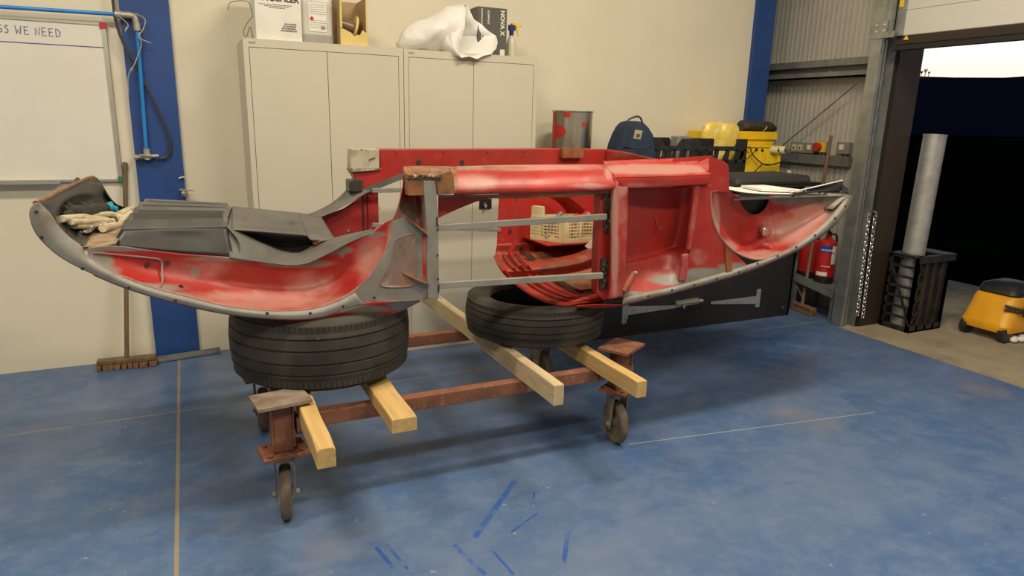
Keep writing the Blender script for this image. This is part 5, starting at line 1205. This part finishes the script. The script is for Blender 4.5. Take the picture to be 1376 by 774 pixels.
# --- B pillar
b = MB(); P = [(806, 259), (826, 257), (824, 300), (821, 330), (817, 402), (811, 403), (802, 394), (803, 340), (805, 300)]
b.prism([at(x, y, Yn+0.03) for x, y in P], (0, 0.05, 0), 0, coat=(0.12, 0.3, 0)); b.build('lock_pillar', m_body, car, smooth=False)
for l1 in (((812, 259), (824, 258), (824, 312), (812, 314)), ((808, 348), (817, 346), (816, 388), (806, 390))):
    b = MB(); b.prism([at(x, y, Yn+0.022) for x, y in l1], (0, 0.02, 0), 0); c = at(sum(q[0] for q in l1)/4, sum(q[1] for q in l1)/4, Yn+0.018)
    for k in range(7): b.ball(c+V(0.008*math.sin(k*2.5), 0, -0.06+0.02*k), (0.009, 0.006, 0.012), 0, 8, 6)
    b.build('weld_patch', m_weld, car)['label'] = 'scorched weld patch'
sheet('door_post', [[(822, 249, -2.12), (821, 258, Yn), (820, 300, Yn), (820, 350, Yn), (817, 402, Yn)], [(826, 250, -2.145), (826, 258, Yn-0.025), (825, 300, Yn-0.025), (824, 350, Yn-0.025), (821, 402, Yn-0.02)], [(840, 251, -2.145), (841, 258, Yn-0.025), (840, 300, Yn-0.025), (838, 350, Yn-0.025), (834, 399, Yn-0.02)], [(843, 251, -2.12), (844, 254, Yn), (843, 300, Yn), (841, 350, Yn), (837, 397, Yn)]], 60, 24, m_body,
      blobs([(2, 826, 320, 5, 90, 1.0), (2, 836, 250, 10, 16, .8), (2, 824, 290, 6, 40, .9)], (0, 0, .35)), mirror=False, label='red rear door post sanded pale on its edge')
b = MB(); b.tube([at(838, 391, Yn-0.01), at(852, 366, Yn-0.01)], [0.022, 0.018], 0, 12, coat=(0, 0.5, 0.3)); p = at(852, 366, Yn-0.01); b.ball(p+V(0, -0.012, 0.0), 0.010, 0, coat=(1, 0, 0)); b.build('pivot_bracket', m_body, car)

# --- rear quarter: ledge, recess, flat panel
ledge = [[(810, 216.5, -1.96), (850, 215, -1.96), (900, 213, -1.96), (955, 209.5, -1.96)], [(814, 223.5, -1.99), (850, 222, -1.99), (900, 219.5, -1.99), (938, 217.5, -1.99)], [(825, 236, -2.12), (860, 236, -2.12), (900, 235, -2.12), (953, 233.5, -2.12)], [(827, 240, -2.137), (862, 239, -2.135), (900, 238, -2.135), (953.5, 236, -2.135)], [(839, 253, -2.137), (866, 252, -2.135), (902, 250.5, -2.135), (953.5, 248, -2.135)]]
b = MB(); b.prism([at(x, y, -1.985) for x, y in ((905, 212.5), (957, 209.5), (956, 252), (905, 252))], (0, 0.004, 0), 0, coat=(0, 0, 0.2)); b.build('ledge_backing', m_body, car, smooth=False)
b = MB(); b.prism([at(936, 219, -1.99), at(955, 211, -1.99), at(954, 235, Yn-0.005), at(953, 233, Yn)], (0.003, 0, 0), 0, coat=(0, 0, .4)); b.build('ledge_end', m_body, car, smooth=False)
sheet('quarter_ledge', ledge, 90, 24, m_body, blobs([(2, 880, 228, 90, 7, 1.0), (2, 850, 250, 60, 6, .4), (0, 840, 214, 60, 3, .45), (2, 925, 214, 30, 5, .6)]), mirror=False, label='sloping red ledge sanded pale')
holes('flange_holes', [(829, 219.5), (885, 215.5)], -1.965, 0.006)
rec = [[(842, 253, -2.05), (880, 252, -2.03), (915, 250.5, -2.03), (937, 249, -2.095)], [(841, 300, -2.03), (880, 300, -2.00), (912, 298, -2.00), (932, 297, -2.085)], [(839, 345, -2.02), (876, 338, -1.98), (906, 330, -1.98), (928, 326, -2.085)], [(838, 357, -2.04), (872, 349, -2.02), (902, 340, -2.02), (926, 338, -2.09)], [(837, 375, -2.06), (868, 370, -2.05), (900, 364, -2.06), (922, 360, -2.10)], [(835, 400, Yn), (868, 394, Yn), (898, 387, Yn), (920, 381, Yn)]]
sheet('quarter_recess', rec, 70, 70, m_body, blobs([(0, 900, 376, 26, 8, .85), (0, 845, 396, 30, 5, .8), (2, 890, 372, 30, 10, .5)], (0, 0, 0)), mirror=False, label='recessed red side panel')
holes('rust_pits', [(880+5*math.sin(k*3.1)+k*0.9, 292+k*2.1) for k in range(9)], -2.012, 0.0035, mat=m_rust)
for pl in ([(934, 249), (941, 249), (936, 290), (929, 335), (925, 336), (930, 290)], [(918, 343), (926, 341), (923, 376), (914, 378)]):
    b = MB(); b.prism([at(x, y, Yn-0.008) for x, y in pl], (0, 0.02, 0), 0, coat=(0.1, 0.1, 0.35)); b.build('quarter_strut', m_body, car, smooth=False, bevel=0.003)
flat = [[(937, 248, Yn), (954, 247, Yn), (955, 260, Yn)], [(932, 295, Yn), (948, 296, Yn), (957, 296, Yn)], [(927, 335, Yn), (950, 330, Yn), (970, 323, Yn)], [(922, 360, Yn), (952, 348, Yn), (987, 340, Yn)], [(918, 383, Yn-0.002), (962, 372, Yn-0.002), (1008, 361, Yn-0.002)]]
sheet('quarter_panel', flat, 40, 60, m_body, blobs([(0, 945, 368, 40, 9, .85), (0, 985, 360, 22, 8, .85), (0, 925, 375, 16, 8, .8), (2, 940, 345, 14, 14, .5)]), mirror=False)
b = MB(); b.prism([at(x, y, Yn-0.012) for x, y in ((975, 330), (984, 338), (984, 365), (977, 366))], (0, 0.012, 0), 0, coat=(0.15, 0.6, 0)); b.build('quarter_strut', m_body, car, smooth=False)['label'] = 'rusty short strut'
b = MB(); tab = [(953, 210), (957, 211), (974, 217), (978.5, 221), (979.5, 226), (980, 257), (968, 258), (955, 258), (953.5, 247)]
b.prism([at(x, y, Yn+0.01) for x, y in tab], (0, 0.003, 0), 0, coat=(0, 0, 0.12)); b.build('quarter_tab', m_body, car, smooth=False)
# --- rear wheelhouse
lowR = [(954.5, 258), (955, 268), (956, 280), (959, 298), (965, 313), (973, 325), (983, 335), (994, 342), (1005, 346.5), (1016, 348.5), (1028, 347.5), (1040, 343), (1059, 335.5), (1084, 320), (1105, 303), (1121, 287), (1133, 272), (1140, 264)]
topR = [(966, 256), (980, 256), (985, 260), (990, 263), (994, 264), (995, 272), (999.5, 280), (1006, 286), (1014, 288), (1022, 285), (1029, 278), (1033, 269), (1036, 263.5), (1070, 263.5), (1095, 263), (1115, 263), (1128, 262.5), (1138, 262.5)]
rw = wh_rows(lowR, topR, Yn, -1.93, -1.93, (0.03, 0.15))
rc = blobs([(2, 1075, 310, 50, 22, .85), (2, 1100, 285, 40, 22, .9), (2, 1030, 345, 60, 8, .9), (0, 1085, 268, 50, 8, .9), (0, 1050, 268, 16, 7, .8), (0, 1125, 270, 20, 14, .85), (0, 1118, 288, 12, 8, .6), (2, 962, 300, 5, 40, .9), (2, 975, 332, 16, 10, .8), (1, 1100, 270, 25, 7, .42), (2, 1055, 292, 30, 9, .5)])
def bumps(u, v, x, y):
    d = 0
    r = math.hypot((x-1028)/8, (y-311)/9)
    if r < 1: d -= 0.035*math.sqrt(1-r*r)
    r = abs(y-(331+5*math.sin((x-1000)/46*PI*1.5+2.2)))/8; k = max(0, 1-abs(x-1016)/30)
    if r < 1: d -= 0.028*(1-r*r)*min(1, k*2.5)
    return d
sheet('rear_wheelhouse', rw, 170, 70, m_body, rc, bumps, label='concave red rear wheelhouse, pale and grey toward the tail')
b = MB(); c = at(1027.5, 311, -1.985); b.ball(c, (0.016, 0.008, 0.024), 0); b.build('bare_boss', m_chrome, car)['label'] = 'bare metal round boss'
edge_strip('seam_bead', lowR, Yn-0.002, 0.0045, m_body, coat=(0.5, 0.1, 0.9))
# bottom flange of the rear half
outR = [(836, 409), (868, 402), (905, 393), (950, 381), (1000, 366), (1040, 350), (1075, 334), (1103, 316), (1125, 298), (1141, 279), (1146, 267), (1144, 262)]
inR = [(838, 399), (868, 392.5), (900, 386), (945, 374), (992, 360), (1030, 347.5), (1059, 335.5), (1084, 320), (1105, 303), (1121, 287), (1133, 272), (1138, 263)]
sheet('rear_flange', [[(x, y, Yn-0.014) for x, y in outR], [((a[0]+c[0])/2, (a[1]+c[1])/2, Yn-0.016) for a, c in zip(outR, inR)], [(x, y, Yn-0.002) for x, y in inR]], 110, 10, m_body, blobs([(1, 870, 400, 40, 8, .4), (1, 1080, 326, 30, 8, .4)], (0.95, 0, 0.3)), label='grey primed rear flange with bolt holes')
holes('bolt_holes', [(871, 398), (903, 390), (933, 383), (963, 374.5), (993, 365.5), (1018, 354), (1045, 344), (1070, 332), (1095, 316), (1122, 293), (1136, 277)], Yn-0.018)
# underside of the rear half: curves down and inwards, dark red
und = [[(x, y, Yn-0.012) for x, y in [(775, 411), (806, 409)]+outR[:9]], [(x, y+1.5, Yn+0.06) for x, y in [(775, 412), (806, 412)]+outR[:9]], [(x, y-2, Yn+0.22) for x, y in [(777, 410), (808, 410)]+outR[:9]]]
sheet('rear_underside', und, 60, 12, m_body_in, blobs([], (0.15, 0.2, 0)), mirror=False)

# --- seat bowl seen through the door opening
Yfar = 2*Ym-Yn
XB = at(800, 400, -2.08).x
rim = [(671, 264, -1.19), (669, 300, -1.19), (668, 328, -1.19), (666, 345, -1.22), (674, 360, -1.30), (690, 377, -1.42), (710, 392, -1.58), (735, 404, -1.75), (760, 409, -1.92), (785, 403, -2.03), (804, 396, -2.08)]
RW = [at(*p) for p in rim]
for i_, (x_, y_, z_) in {4: (674, 360, .80), 5: (690, 377, .735), 6: (710, 392, .71), 7: (735, 404, .705), 8: (760, 409, .705)}.items(): RW[i_] = at(x_, y_, z_, 2)
RW[8].y = max(RW[8].y, -2.07)
# interior floor of the bowl, rising toward the back
def off(ps, dx, dz, sh=0): return [V(p.x+dx, p.y+sh*(p.y-Ym), p.z+dz) for p in ps]
b = MB(); b.wgrid([RW[2:], off(RW[2:], 0.22, 0.0), off(RW[2:], 0.45, 0.02), off(RW[2:], 0.62, 0.08)], 60, 24, 0, (0.1, 0.48, 0.2)); b.build('seat_bowl', m_body_in, car, thick=0.004)['label'] = 'curved red bowl behind the doors, dusted brown'
b = MB(); b.tube(RW[3:], 0.012, 0, 8, sub=4, coat=(0.15, 0.2, 0.2)); b.tube(off(RW[3:], 0.05, 0.012), 0.007, 0, 6, sub=4); b.build('bowl_rim', m_body, car)
for dx, r in ((0.09, 0.010), (0.13, 0.007)):
    b = MB(); b.tube(off(RW[3:10], dx, 0.018), r, 0, 6, sub=4, coat=(0, 0.15, 0.2)); b.build('bowl_rib', m_body_in, car)
for a_, c_ in ((3, 5), (5, 7), (7, 9)):
    b = MB(); P = [RW[a_].lerp(RW[a_+1], 0.3), RW[c_-1].lerp(RW[c_], 0.8)]; q = [p+V(0.20, 0, 0.022) for p in P]+[p+V(0.40, 0, 0.03) for p in P[::-1]]; b.prism(q, (0, 0, 0.006), 0, coat=(0.1, 0.62, 0.2)); b.build('bowl_plate', m_body_in, car, smooth=False, bevel=0.003)
    b = MB(); b.bar(P[0]+V(0.17, 0, 0.03), P[1]+V(0.17, 0, 0.03), 0.02, 0.006); b.build('bowl_slot', m_ink, car, smooth=False)
# far inner side panel and rear bulkhead
b = MB(); fp = [(671, 255), (840, 250), (900, 250), (900, 330), (835, 350), (760, 352), (700, 348), (668, 330)]
b.prism([at(x, y, -1.185) for x, y in fp], (0, 0.004, 0), 0, coat=(0, 0, 0)); b.build('inner_side_panel', m_body_in, car, smooth=False)
b = MB(); b.wgrid([[V(2.36, -1.2, 0.70), V(2.40, -1.7, 0.66), V(2.36, -2.0, 0.72)], [V(2.30, -1.2, 1.02), V(2.30, -1.7, 1.0), V(2.30, -2.0, 1.0)], [V(2.36, -1.2, 1.26), V(2.36, -1.7, 1.26), V(2.36, -1.98, 1.26)]], 20, 20, 0); b.build('rear_bulkhead', m_body_in, car, thick=0.004)
sheet('wheel_arch', [[(733, 262, -1.24), (750, 272, -1.24), (762, 288, -1.24), (768, 320, -1.24)], [(760, 262, -1.36), (775, 272, -1.36), (790, 288, -1.36), (800, 320, -1.36)]], 20, 12, m_body_in, mirror=False)
holes('inner_holes', [(685.5, 310.5), (714, 317), (700, 334), (721, 333)], -1.189, 0.011)
holes('inner_rivets', [(694, 267), (694, 294), (695.5, 322.5), (683, 336), (712, 336), (786, 282)], -1.189, 0.007, mat=m_chrome)
holes('inner_holes', [(787, 343)], -1.188, 0.014)
b = MB(); p0, p1 = at(695, 322, -1.22), at(684, 340, -1.24); b.bar(p0, p1, 0.012, 0.02, (0, 1, 0)); b.build('tab', m_body_in, car)
b = MB(); p0, p1 = at(762, 346, -1.45), at(748, 366, -1.5); b.bar(p0, p1, 0.02, 0.012); b.build('strut', m_body_in, car, smooth=False)
# small shelf the crate stands on
sz = at(757, 328, -1.50).z
b = MB(); b.box((1.72, -1.50, sz-0.008), (2.32, -1.19, sz-0.001), 0); b.build('inner_shelf', m_body_in, car, smooth=False)

# --- far sill and cross panels
YS = -1.14
b = MB(); fs = [(510, 200.5), (600, 200.5), (720, 200), (815, 200.5), (842, 204), (842, 226), (560, 236), (497, 254), (488, 256), (470, 228), (472, 227), (512, 226)]
b.prism([at(x, y, YS) for x, y in fs], (0, 0.09, 0), 0, coat=(0, 0.12, 0.12)); b.build('far_sill', m_body, car, smooth=False, bevel=0.004)['label'] = 'far red sill box'
b = MB(); b.prism([at(x, y, YS-0.002) for x, y in ((472, 200), (510, 200.5), (510, 228), (471, 227.5))], (0, 0.09, 0), 0); b.build('bare_patch', M('bare_filler_patch', (0.55, 0.50, 0.38), 0.4, 0.1, col2=(0.40, 0.33, 0.22), scale=14, col3=(0.10, 0.07, 0.05), scale3=22, lo3=0.58, hi3=0.66), car, smooth=False, bevel=0.004)['label'] = 'bare cream patch on the far sill end'
sheet('far_torn_edge', [[(471, 226, YS-0.004), (485, 227, YS-0.004), (510, 226, YS-0.004)], [(471, 232, YS-0.006), (485, 231, YS-0.012), (510, 229, YS-0.006)]], 20, 6, m_weld, mirror=False)
holes('far_sill_holes', [(562.5, 218), (621, 218)], YS-0.002, 0.013)
holes('far_sill_rivets', [(533, 204.5), (596, 204.5), (655, 204.5), (703, 204)], YS-0.002, 0.004, mat=m_ink)
b = MB(); b.bar(at(489, 257, YS-0.02), at(547, 234, YS-0.02), 0.006, 0.03, (0, 0, 1)); b.build('far_edge_strip', m_black_pan, car, smooth=False)
b = MB(); p = at(477, 249, YS-0.03); b.box((p.x-0.035, p.y-0.02, p.z-0.03), (p.x+0.035, p.y+0.06, p.z+0.03), 0, bev=0.004); b.box((p.x-0.028, p.y-0.022, p.z-0.023), (p.x+0.028, p.y-0.0195, p.z+0.023), 1); b.build('tube_end', [m_weld, m_ink], car)
# far inner door area, red with grey flange
b = MB(); b.prism([at(x, y, YS+0.02) for x, y in ((430, 292), (462, 280), (488, 262), (508, 252), (509, 303), (500, 312), (470, 318), (446, 322))], (0, 0.004, 0), 0, coat=(0, 0, 0)); b.build('far_side_panel', m_body_in, car, smooth=False)
b = MB(); b.bar(at(488, 262, YS+0.015), at(489, 314, YS+0.015), 0.006, 0.004, (0, 1, 0)); b.bar(at(494, 262, YS+0.015), at(495, 314, YS+0.015), 0.004, 0.004, (0, 1, 0)); b.build('panel_seams', m_ink, car, smooth=False)
holes('inner_rivets', [(468, 310), (509, 280)], YS+0.018, 0.007, mat=m_chrome)
sheet('far_flange', [[(402, 291.5, -1.16), (425, 284, -1.12), (447, 272, -1.12), (462, 259, -1.12), (470, 247, -1.12)], [(418, 296, -1.2), (438, 289, -1.2), (456, 280, -1.2), (476, 269, -1.2), (497, 257, -1.2)]], 40, 10, m_black_pan, mirror=False, label='grey far side flange')
# bracket on the far sill, cross edge at the rear
b = MB(); p = at(768, 206, YS-0.02); b.box((p.x-0.07, p.y-0.02, p.z-0.025), (p.x+0.07, p.y+0.02, p.z+0.03), 0, (0.2, 0.6, 0.1)); b.build('sill_bracket', m_body, car, smooth=False)
sheet('rear_cross_panel', [[(813, 200.5, -1.16), (842, 204.5, -1.3), (870, 211, -1.5), (903, 218, -1.75)], [(813, 222, -1.16), (842, 224, -1.3), (870, 226, -1.5), (903, 230, -1.75)]], 30, 8, m_body, blobs([(1, 850, 208, 60, 4, .5)], (0, 0, .2)), mirror=False)
# tail deck: rim of the engine bay that carries the loose trim
td0, td1 = at(994, 263, -2.10), at(1138, 263, -2.10)
zt = 1.168
b = MB(); b.wgrid([[V(td0.x, -2.06, zt-0.004), V(3.0, -2.04, zt-0.006), V(td1.x-0.02, -2.06, zt-0.004)], [V(td0.x, -1.66, zt-.01), V(3.0, -1.66, zt-.01), V(td1.x-0.03, -1.66, zt-.01)], [V(td0.x, -1.24, zt-.01), V(3.0, -1.24, zt-.01), V(td1.x-0.15, -1.24, zt-.01)]], 20, 14, 0, (0.6, 0.2, 0)); b.build('tail_deck', m_pan_dark, car, thick=0.004)
b = MB(); b.wgrid([[V(td1.x+0.005, -2.1, zt+0.006), V(td1.x+0.03, -1.66, zt), V(td1.x-0.13, -1.24, zt)], [V(td1.x-0.07, -2.08, 1.10), V(td1.x-0.05, -1.66, 1.08), V(td1.x-0.2, -1.24, 1.08)]], 14, 5, 0, (0.9, 0.2, 0)); b.build('tail_valance', m_body, car, thick=0.004)
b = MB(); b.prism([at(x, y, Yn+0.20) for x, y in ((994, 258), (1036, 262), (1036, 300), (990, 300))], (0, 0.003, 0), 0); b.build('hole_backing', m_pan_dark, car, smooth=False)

# ------------------------------------------------------------------ loose things on the body
ZT = zt+0.004
def panel(name, pts, z, th, mat, label, cat, lift=None):
    b = MB(); P = [at(x, y, z, 2) for x, y in pts]
    if lift: P = [V(p.x, p.y, p.z+l) for p, l in zip(P, lift)]
    b.prism(P, (0, 0, th)); o = b.build(name, mat, smooth=False); tag(o, label, cat); return o
# white backed trim sheet lying lengthways
def onz(px, py, z): return at(px, py, z, 2)
near = [(978, 254), (990, 257), (1010, 259.5), (1040, 260.5), (1066, 261)]
rowN = [onz(x, y, ZT+0.004) for x, y in near]
rowF = [V(p.x+0.12, max(p.y+0.42, -1.40), ZT+0.006) for p in rowN]; rowF[0] = V(rowF[0].x-0.05, rowF[0].y, ZT+0.035)
b = MB(); b.wgrid([rowN, [p.lerp(q, .5)+V(0, 0, .001) for p, q in zip(rowN, rowF)], rowF], 40, 12)
o = b.build('trim_sheet', m_white, thick=0.004); tag(o, 'long white trim sheet on the tail of the car body under the black slab', 'trim panel')
b = MB(); rN = [p+V(0, -0.004, -0.004) for p in rowN]; 
b.wgrid([rN, [V(p.x, p.y+0.30, p.z-0.0) for p in rN]], 40, 4); b.wgrid([[V(p.x, p.y, p.z-0.007) for p in rN], rN], 40, 3)
o = b.build('black_trim', m_blackpl, thick=0.002); tag(o, 'black trim strip edging the long white sheet on the car tail', 'trim panel')
# black padded slab on top
z0 = ZT+0.014
P0, P1 = onz(988, 248.5, z0), onz(1086, 249.5, z0); yf = (P0.y+P1.y)/2; xa, xb = at(988, 248, yf).x, at(1086, 249, yf).x
hz = at(1040, 236.5, yf).z-z0
b = MB(); b.loft([[V(x, y, z) for y, z in ((yf+0.01, z0), (yf-0.012, z0+hh*0.15), (yf-0.014, z0+hh*0.4), (yf+0.004, z0+hh), (yf+0.26, z0+hh+0.004), (yf+0.27, z0+0.01), (yf+0.26, z0))] for x, hh in ((xa, hz*0.5), (xa+0.015, hz*0.8), (xa+0.04, hz*0.95), (xa+0.2, hz), (xb-0.02, hz*1.05), (xb, hz*1.0))])
o = b.build('black_cushion', m_gap, ang=30); tag(o, 'black padded slab lying on the white sheet on the car tail', 'cushion')
b = MB(); q0, q1 = onz(1023, 257, ZT+0.012), onz(1083, 258.5, ZT+0.012)
b.prism([q0, q1, V(q1.x, yf-0.05, ZT+0.012), V(q0.x+0.05, yf-0.05, ZT+0.012)], (0, 0, 0.012)); o = b.build('paper_sheets', m_white, smooth=False); tag(o, 'white paper sheets in front of the black padded slab', 'paper')
# stiff black flap with white underside edge, corner curling up
A_, B_, C_, D_ = onz(1064, 261.3, ZT+0.006), onz(1128, 257.5, ZT+0.006), at(1132, 243, -1.93), onz(1092, 252, ZT+0.006)
b = MB(); b.wgrid([[A_, A_.lerp(B_, .5)+V(0, 0, .004), B_], [A_.lerp(C_, .2), A_.lerp(B_, .5).lerp(A_.lerp(C_, .6), .5)+V(0, 0.02, .006), B_.lerp(C_, .5)+V(0, -.01, 0)], [A_.lerp(C_, .25)+V(0, 0.02, 0), A_.lerp(C_, .6), C_]], 20, 10)
o = b.build('black_flap', m_gap, thick=0.004); tag(o, 'stiff black panel with a raised pointed corner at the tail end', 'trim panel')
b = MB(); b.tube([A_+V(0, 0.01, 0.01), A_.lerp(C_, .6)+V(0, 0, .006), C_+V(0, 0, .003)], 0.004, 0, 6, sub=4); 
o = b.build('white_piping', m_white); tag(o, 'thin white edging strip along the raised edge of the stiff black panel', 'strip')
b = MB(); b.wgrid([[onz(1100, 258, ZT+0.002), onz(1128, 258.5, ZT+0.002), onz(1141, 260, ZT+0.002)], [onz(1100, 252, ZT+0.02), onz(1128, 249, ZT+0.03), onz(1139, 252, ZT+0.03)]], 16, 5)
o = b.build('rubber_mat', m_blackpl, thick=0.006); tag(o, 'black rubber mat behind the raised black panel at the tail tip', 'mat')

# basket with odds and ends
c0, c1, c2 = at(757, 328, -1.48), at(722, 318, -1.38), at(812, 328, -1.48)
BZ = sz; hB = at(757, 296, -1.48).z-BZ; hH = at(730, 279, -1.38).z-BZ
t = thing('plastic_basket', (c0.x+0.1, -1.4, BZ), 'cream plastic basket of parts inside the red body, seen through the door opening', 'basket')
A, B_, C_ = V(c0.x, c0.y, BZ), V(c1.x, c1.y+0.08, BZ), V(c2.x, c2.y, BZ); D_ = B_+(C_-A)
b = MB(); b.prism([A, C_, D_, B_], (0, 0, 0.005)); b.build('base', m_crate, t, smooth=False)
def wallp(P, Q, h0, name='wall_panel', solid=()):
    d = (Q-P); ln = d.length; d.normalize(); n_ = V(-d.y, d.x, 0); b = MB(); b.bar(P+Z3*h0, Q+Z3*h0, 0.008, 0.014); b.bar(P+Z3*0.01, Q+Z3*0.01, 0.008, 0.02); k = int(ln/0.02)
    for i in range(k+1): p = P+d*ln*i/k; w_ = 0.007 if i not in (0, k) else 0.018; b.bar(p+Z3*0.01, p+Z3*h0, w_*0.5, 0.004, d)
    for i in range(int(h0/0.018)): b.bar(P+Z3*(0.02+i*0.018), Q+Z3*(0.02+i*0.018), 0.004, 0.005)
    for a_, c_ in solid: b.bar(P+d*(ln*(a_+c_)/2)+Z3*0.005, P+d*(ln*(a_+c_)/2)+Z3*h0, ln*(c_-a_), 0.007, n_)
    b.build(name, m_crate, t, smooth=False)
wallp(A, C_, hB, solid=((0, .12), (.36, .42))); wallp(A, B_, hB, solid=((0, .15),)); wallp(B_, D_, hB); wallp(C_, D_, hB)
b = MB(); b.prism([B_, B_+(A-B_)*0.32, B_+(A-B_)*0.32+Z3*(hB+0.01), B_+(A-B_)*0.30+Z3*(hH), B_+Z3*hH], (0.03, 0.02, 0)); b.build('raised_end', m_crate, t, smooth=False)
for k, (f, g, col) in enumerate(((0.3, .4, m_card), (0.55, .5, m_redpaint), (0.75, .4, m_steel), (0.85, .6, m_redpaint), (.15, .5, m_galvd))):
    c = A+(C_-A)*f+(B_-A)*g; b = MB(); b.tube([c+V(-0.04, 0, 0.02), c+V(0.0, 0.01, hB*0.8), c+V(0.05, 0, hB+0.01+0.005*k)], [0.014, 0.016, 0.012], 0, 8, sub=3)
    o = b.build('car_part', col); tag(o, ['brown', 'red', 'bright metal', 'small red', 'dull grey'][k]+' part '+['in the left middle', 'at the centre', 'right of centre', 'at the right end', 'at the left end'][k]+' of the cream basket', 'car part')
b = MB(); p = at(802, 333, -1.47); b.prism([at(x, y, -1.52) for x, y in ((786, 331), (796, 322), (803, 318.5), (803, 334), (790, 334))], (0, 0.003, 0)); o = b.build('white_card', m_white, smooth=False); tag(o, 'torn white card under the right end of the cream basket', 'card')

# gloves, cloth and metal tool lying in the nose
ZN = 1.092
def fl(px, py, dz=0): p = at(px, py, ZN, 2); p.z += dz; return p
t = thing('work_gloves', fl(110, 290), 'black work glove with a cyan cuff lying in the black nose hollow', 'glove')
b = MB(); pr_ = [at(x, y, Y) for x, y, Y in ((85, 284, -1.86), (98, 285, -1.80), (112, 286, -1.72), (126, 283, -1.58), (140, 280, -1.42))]
b.tube(pr_, [0.018, 0.026, 0.030, 0.030, 0.026, 0.024], 0, 12, sub=3)
for a_, m1, c_ in (((90, 282, -1.84), (84, 278, -1.84), (83, 275, -1.84)), ((98, 282, -1.78), (94, 277, -1.78), (88, 275, -1.80)), ((122, 281, -1.60), (112, 276, -1.62), (106, 274, -1.66)), ((130, 279, -1.52), (122, 275, -1.54), (116, 272, -1.56)), ((94, 287, -1.86), (90, 288, -1.88), (84, 289, -1.9))): b.tube([at(*a_[:2], a_[2]), at(*m1[:2], m1[2]), at(*c_[:2], c_[2])], [0.014, 0.012, 0.009], 0, 8, sub=3)
b.build('glove', m_glove, t)
b = MB(); b.lathe([(0.02, 0), (0.024, 0.004), (0.024, 0.02), (0.02, 0.024)], at(146, 280, -1.38), (1, .1, .35), n=20); b.tube([at(150, 283, -1.36), at(156, 284, -1.36), at(156, 279, -1.36), at(149, 278, -1.36)], 0.007, 0, 8, sub=4); b.build('cuff', m_cyan, t)
t = thing('cloth_rag', fl(130, 300), 'folded cream cloth rag in the nose hollow in front of the black glove', 'cloth')
b = MB()
for pts, r in (([(83, 294, -2.0), (105, 292, -1.84), (128, 290, -1.66), (148, 288, -1.5), (160, 291, -1.46)], .012), ([(160, 291, -1.46), (165, 297, -1.52), (160, 303, -1.62), (150, 304, -1.68), (138, 307, -1.78)], .015), ([(96, 298, -1.96), (115, 298, -1.84), (135, 297, -1.7), (152, 297, -1.6)], .011), ([(115, 295, -1.82), (135, 294, -1.66), (148, 297, -1.6), (154, 301, -1.62)], .011), ([(160, 290, -1.46), (172, 284, -1.36), (178, 282, -1.3)], .018), ([(164, 296, -1.5), (172, 290, -1.42), (176, 287, -1.38)], .014), ([(100, 303, -1.92), (120, 303, -1.8), (140, 301, -1.68)], .012)):
    b.tube([at(x, y, Y) for x, y, Y in pts], r, 0, 10, sub=4)
b.build('folds', m_cloth, t)
b = MB(); P = [fl(93, 298, .004), fl(140, 299, .006), fl(146, 305, .004), fl(130, 309, .004), fl(95, 307, .004)]; b.prism(P, (0, 0, 0.006)); b.build('flat_part', m_cloth, t)
t = thing('clamp_tool', fl(118, 312), 'shiny metal hand tool lying in the nose hollow in front of the cream cloth', 'tool')
b = MB(); b.tube([fl(98, 313, .014), fl(107, 311, .02), fl(118, 313, .018), fl(130, 309, .02), fl(141, 308, .014)], [0.008, 0.014, 0.012, 0.013, 0.007], 0, 10, sub=4); b.tube([fl(100, 316, .01), fl(112, 316, .012), fl(122, 314, .012)], 0.007, 0, 8, sub=3); b.build('body', m_chrome, t)
b = MB(); b.ball(fl(121, 313, .02), (0.018, 0.014, 0.014), 0); b.build('pivot', m_galv, t)
